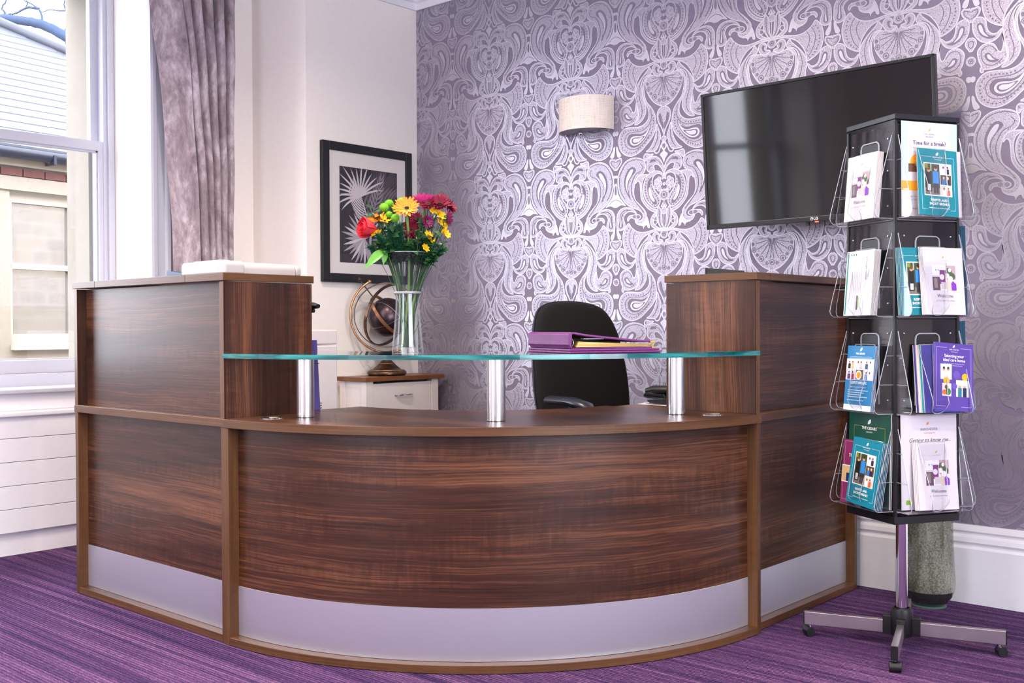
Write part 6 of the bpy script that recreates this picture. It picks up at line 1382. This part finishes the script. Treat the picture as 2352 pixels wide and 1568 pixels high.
leaflet('booklet', 'white welcome booklet in the second pocket down of the right face', 'booklet', None, 0, 2, 148, 210, 0.032, 0.052, 0.030, radians(-0.5), WC, welcome(), t=2.6, stack=3, slabel='white booklet stacked behind the welcome booklet of the second right pocket', shift=-2.4)
pur = [('f', 8, 12, 132, 184, 0.9, '#cfc4ea'), ('r', 48, 190, 52, 8, '#57409c'), ('r', 46, 10, 56, 6, '#57409c')] + logo(74, 196, 4, '#efe8fa') + people(24, 96, 42, 48, '#cfe0e8', '#e9e4ea', '#d6dae6') + [('c', 46, 92, 12, '#f2b22a')] + [('r', 30, 44, 34, 40, '#e8e4ea'), ('c', 52, 58, 11, '#2f7a36'), ('c', 38, 56, 8, '#e8762c'), ('c', 46, 72, 7, '#6a4a34'), ('c', 116, 106, 12, '#f2b22a')] + people(82, 44, 48, 52, '#dfe6ea', '#2a7a8a', '#1d2450', hair='#e6e0dc') + [('c', 84, 112, 13, '#6a52b0'), ('c', 76, 76, 10, '#6a52b0'),
    ('t', 'BARCHESTER', 74, 188, 6, '#efe8fa'), ('t', 'Celebrating life', 74, 182, 4.2, '#efe8fa', 0, .3), ('t', 'Selecting your', 74, 166, 13, '#f4f0fc', 0, 0, .0002), ('t', 'ideal care home', 74, 153, 13, '#f4f0fc', 0, 0, .0002), ('t', 'Your essential guide to choosing a care home', 74, 145, 4.2, '#e6def6'), ('t', 'along with everything else you need', 74, 139, 4.2, '#e6def6')]
leaflet('booklet', 'tilted purple booklet titled Selecting your ideal care home in the third right pocket', 'booklet', None, 0, 1, 148, 210, 0.055, 0.058, 0.036, radians(-5), '#57409c', pur, t=2.0)
leaflet('booklet', 'bluish purple booklet corner sticking out behind the tilted purple booklet', 'booklet', None, 0, 1, 148, 210, 0.062, 0.054, 0.030, radians(-2.5), '#4a5cc0', [('f', 8, 12, 132, 184, 0.9, '#cfd0ee')], t=1.8)
for k, (c, l) in enumerate((('#3a3486', 'navy purple booklet edge in the stack left of the tilted purple booklet'), ('#1d8a92', 'teal booklet edge in the stack left of the tilted purple booklet'), ('#d9c3bd', 'pale pink booklet edge in the stack left of the tilted purple booklet'), ('#33307a', 'dark indigo booklet edge at the back of the purple stack'))):
    leaflet('booklet', l, 'booklet', None, 0, 1, 148, 210, 0.030 - 0.006 * k, 0.050 - 0.0055 * k, 0.026 - 0.0045 * k, radians(-0.6), c, [], t=4.6)
gtk = [('r', 16, 16, 18, 14, '#7aa82a')] + logo(100, 262, 5, '#e08a4a') + [('t', 'BARCHESTER', 105, 246, 11, '#6f6878'), ('t', 'Celebrating life', 105, 236, 7, '#d88a70', 0, .35), ('t', 'Getting to know me...', 108, 210, 18, '#38323e', 0, 0.35)]
leaflet('form', 'white sheet headed Getting to know me in the bottom right pocket', 'leaflet', None, 0, 0, 210, 297, 0.002, 0.014, 0.006, radians(-0.3), WC, gtk, t=2.5)
leaflet('booklet', 'white welcome booklet in the bottom pocket of the right face', 'booklet', None, 0, 0, 148, 210, 0.012, 0.046, 0.022, radians(-1.2), WC, welcome(), t=2.4, stack=3, slabel='white booklet stacked behind the welcome booklet of the bottom right pocket', shift=-2.6)
# left-hand visible face (index 1)
leaflet('booklet', 'white welcome booklet in the top pocket of the left face', 'booklet', None, 1, 3, 148, 210, 0.000, 0.050, 0.030, radians(0.5), WC, welcome(), t=2.6, stack=5, slabel='white booklet stacked behind the welcome booklet of the top left pocket', pitch=3.6, shift=1.0)
gr = [('r', 4, 4, 7, 202, '#0f7f6f'), ('r', 62, 18, 8, 46, '#5a4a44'), ('r', 70, 24, 6, 36, '#9fc48a'), ('p', [(18, 44), (22, 44), (22, 52), (25, 52), (20, 58), (15, 52), (18, 52)], '#c83a5a'), ('r', 18, 16, 34, 44, '#dfe0f0')] + [('c', 24 + 12 * k, 196, 3.2, '#0f6a70') for k in range(3)] + [('r', 26 + 9 * k, 78, 1.1, 104 - 7 * (k % 3), '#b9b6c4') for k in range(7)] + [
    ('t', 'a Google review', 102, 150, 11, '#4f4a66', -90), ('t', 'It is quick and easy to leave us', 116, 152, 5, '#8f8a9c', -90), ('t', 'Google Reviews', 96, 36, 5, '#8f8a9c', -90)]
leaflet('card', 'white review card with teal left stripe in the second pocket of the left face', 'card', None, 1, 2, 140, 208, -0.004, 0.052, 0.034, radians(0.5), '#d8d7de', gr, t=1.0, stack=6, slabel='pale card stacked behind the review card in the second left pocket', pitch=3.2, shift=0.9)
rb_ = [('r', 0, 0, 140, 18, '#dfe3ee'), ('r', 30, 3, 12, 12, '#f0eef4'), ('r', 0, 98, 140, 68, '#eceaf0'), ('f', 14, 168, 112, 5, 0.8, '#bfe0ee')] + logo(70, 190, 6, '#eaf4f8') + people(2, 134, 44, 30, '#e6dfe6', '#1f1a20', '#d7b06a') + people(48, 134, 40, 30, '#c9cad8', '#e9e9ee', '#b5b2c2') + people(90, 134, 48, 30, '#dcdae2', '#30466a', '#e6e6ee') + people(2, 100, 50, 31, '#cfc6d6', '#4a3a6a', '#a8283a') + [('r', 54, 100, 36, 31, '#584a50'), ('c', 68, 114, 15, '#f0eef0'), ('c', 68, 114, 11, '#e8a01c')] + people(92, 100, 46, 31, '#e0dde6', '#5a86c0', '#d7cfd2') + [('r', 18, 64 - 7 * k - (4 if k > 3 else 0), 104 - 18 * (k % 3), 1.5, '#cfe6f2') for k in range(5)] + [
    ('t', 'THE CEDARS', 70, 180, 8, '#eaf4f8', 0, 0, .0002), ('t', 'RESPITE BREAKS', 70, 85, 12, '#e6f2f8', 0, 0, .0002), ('t', 'Available to book up to 12 months in advance', 70, 74, 4.6, '#e6f2f8')]
leaflet('leaflet', 'blue respite breaks leaflet with photo strip in the third pocket of the left face', 'leaflet', None, 1, 1, 140, 208, -0.002, 0.054, 0.034, radians(0), '#1670a8', rb_, t=1.6, stack=3, slabel='pale leaflet stacked behind the blue respite breaks leaflet', pitch=3.4, shift=0.8)
grn = [('f', 26, 30, 158, 222, 1.0, '#b79a3a'), ('r', 70, 246, 70, 10, '#0d4a3c'), ('r', 34, 140, 142, 70, '#ece8f0'), ('r', 38, 144, 90, 62, '#5a3aa0'), ('r', 38, 144, 26, 62, '#4a3a38'), ('r', 130, 144, 42, 62, '#d8cfdc'), ('c', 150, 180, 10, '#a83a4a')] + logo(105, 258, 8, '#f0f4f0') + [('t', 'THE CEDARS', 105, 242, 13, '#f0f4f0', 0, 0, .0003), ('t', 'CARE HOME', 105, 232, 6, '#e0e8e2')]
leaflet('brochure', 'large dark green brochure behind the leaflets in the bottom left pocket', 'brochure', None, 1, 0, 210, 297, 0.004, 0.016, 0.008, radians(0), '#0d4a3c', grn, t=4.0, stack=1, slabel='large dark green brochure at the back of the bottom left pocket', pitch=5)
mar = [('f', 8, 10, 132, 190, 0.8, '#d8a8c0'), ('r', 0, 66, 148, 56, '#e8e2ea')] + people(2, 69, 144, 50, '#c8a878', '#1f2a5a', '#5a4a48', hair='#d8a840') + [('t', 'TO OUR', 60, 150, 15, '#f2e6ee', 0, 0, .0003), ('t', 'HOME', 60, 132, 12, '#f2e6ee', 0, 0, .0003)]
leaflet('leaflet', 'maroon leaflet half hidden at the left of the bottom left pocket', 'leaflet', None, 1, 0, 140, 205, -0.026, 0.050, 0.030, radians(0.5), '#7a2a5c', mar, t=1.4)
leaflet('leaflet', 'teal respite leaflet at the front of the bottom left pocket', 'leaflet', None, 1, 0, 148, 210, 0.022, 0.060, 0.036, radians(-3.5), '#0f7f9a', respite(), t=1.6, stack=5, slabel='teal leaflet edge in the front stack of the bottom left pocket', pitch=4.4, shift=1.4)
# faces turned away: only edges show
leaflet('booklet', 'dark teal booklet edge showing past the right corner of the rack, upper', 'booklet', None, 2, 2, 148, 285, -0.030, 0.052, 0.042, 0, '#0d5a72', [], t=9, pages='#123f58', stack=2, slabel='dark teal booklet on the far side of the rack, second tier', pitch=10)
leaflet('booklet', 'dark teal booklet edge showing past the right corner of the rack, lower', 'booklet', None, 2, 1, 148, 285, -0.030, 0.052, 0.042, 0, '#0d5a72', [], t=9, pages='#123f58', stack=2, slabel='dark teal booklet on the far side of the rack, third tier', pitch=10)
leaflet('booklet', 'white booklet seen edge on through the bottom right pocket wing', 'booklet', None, 2, 0, 148, 210, -0.030, 0.034, 0.018, 0, WC, [('r', 16, 16, 18, 14, '#a8982a')], t=3)
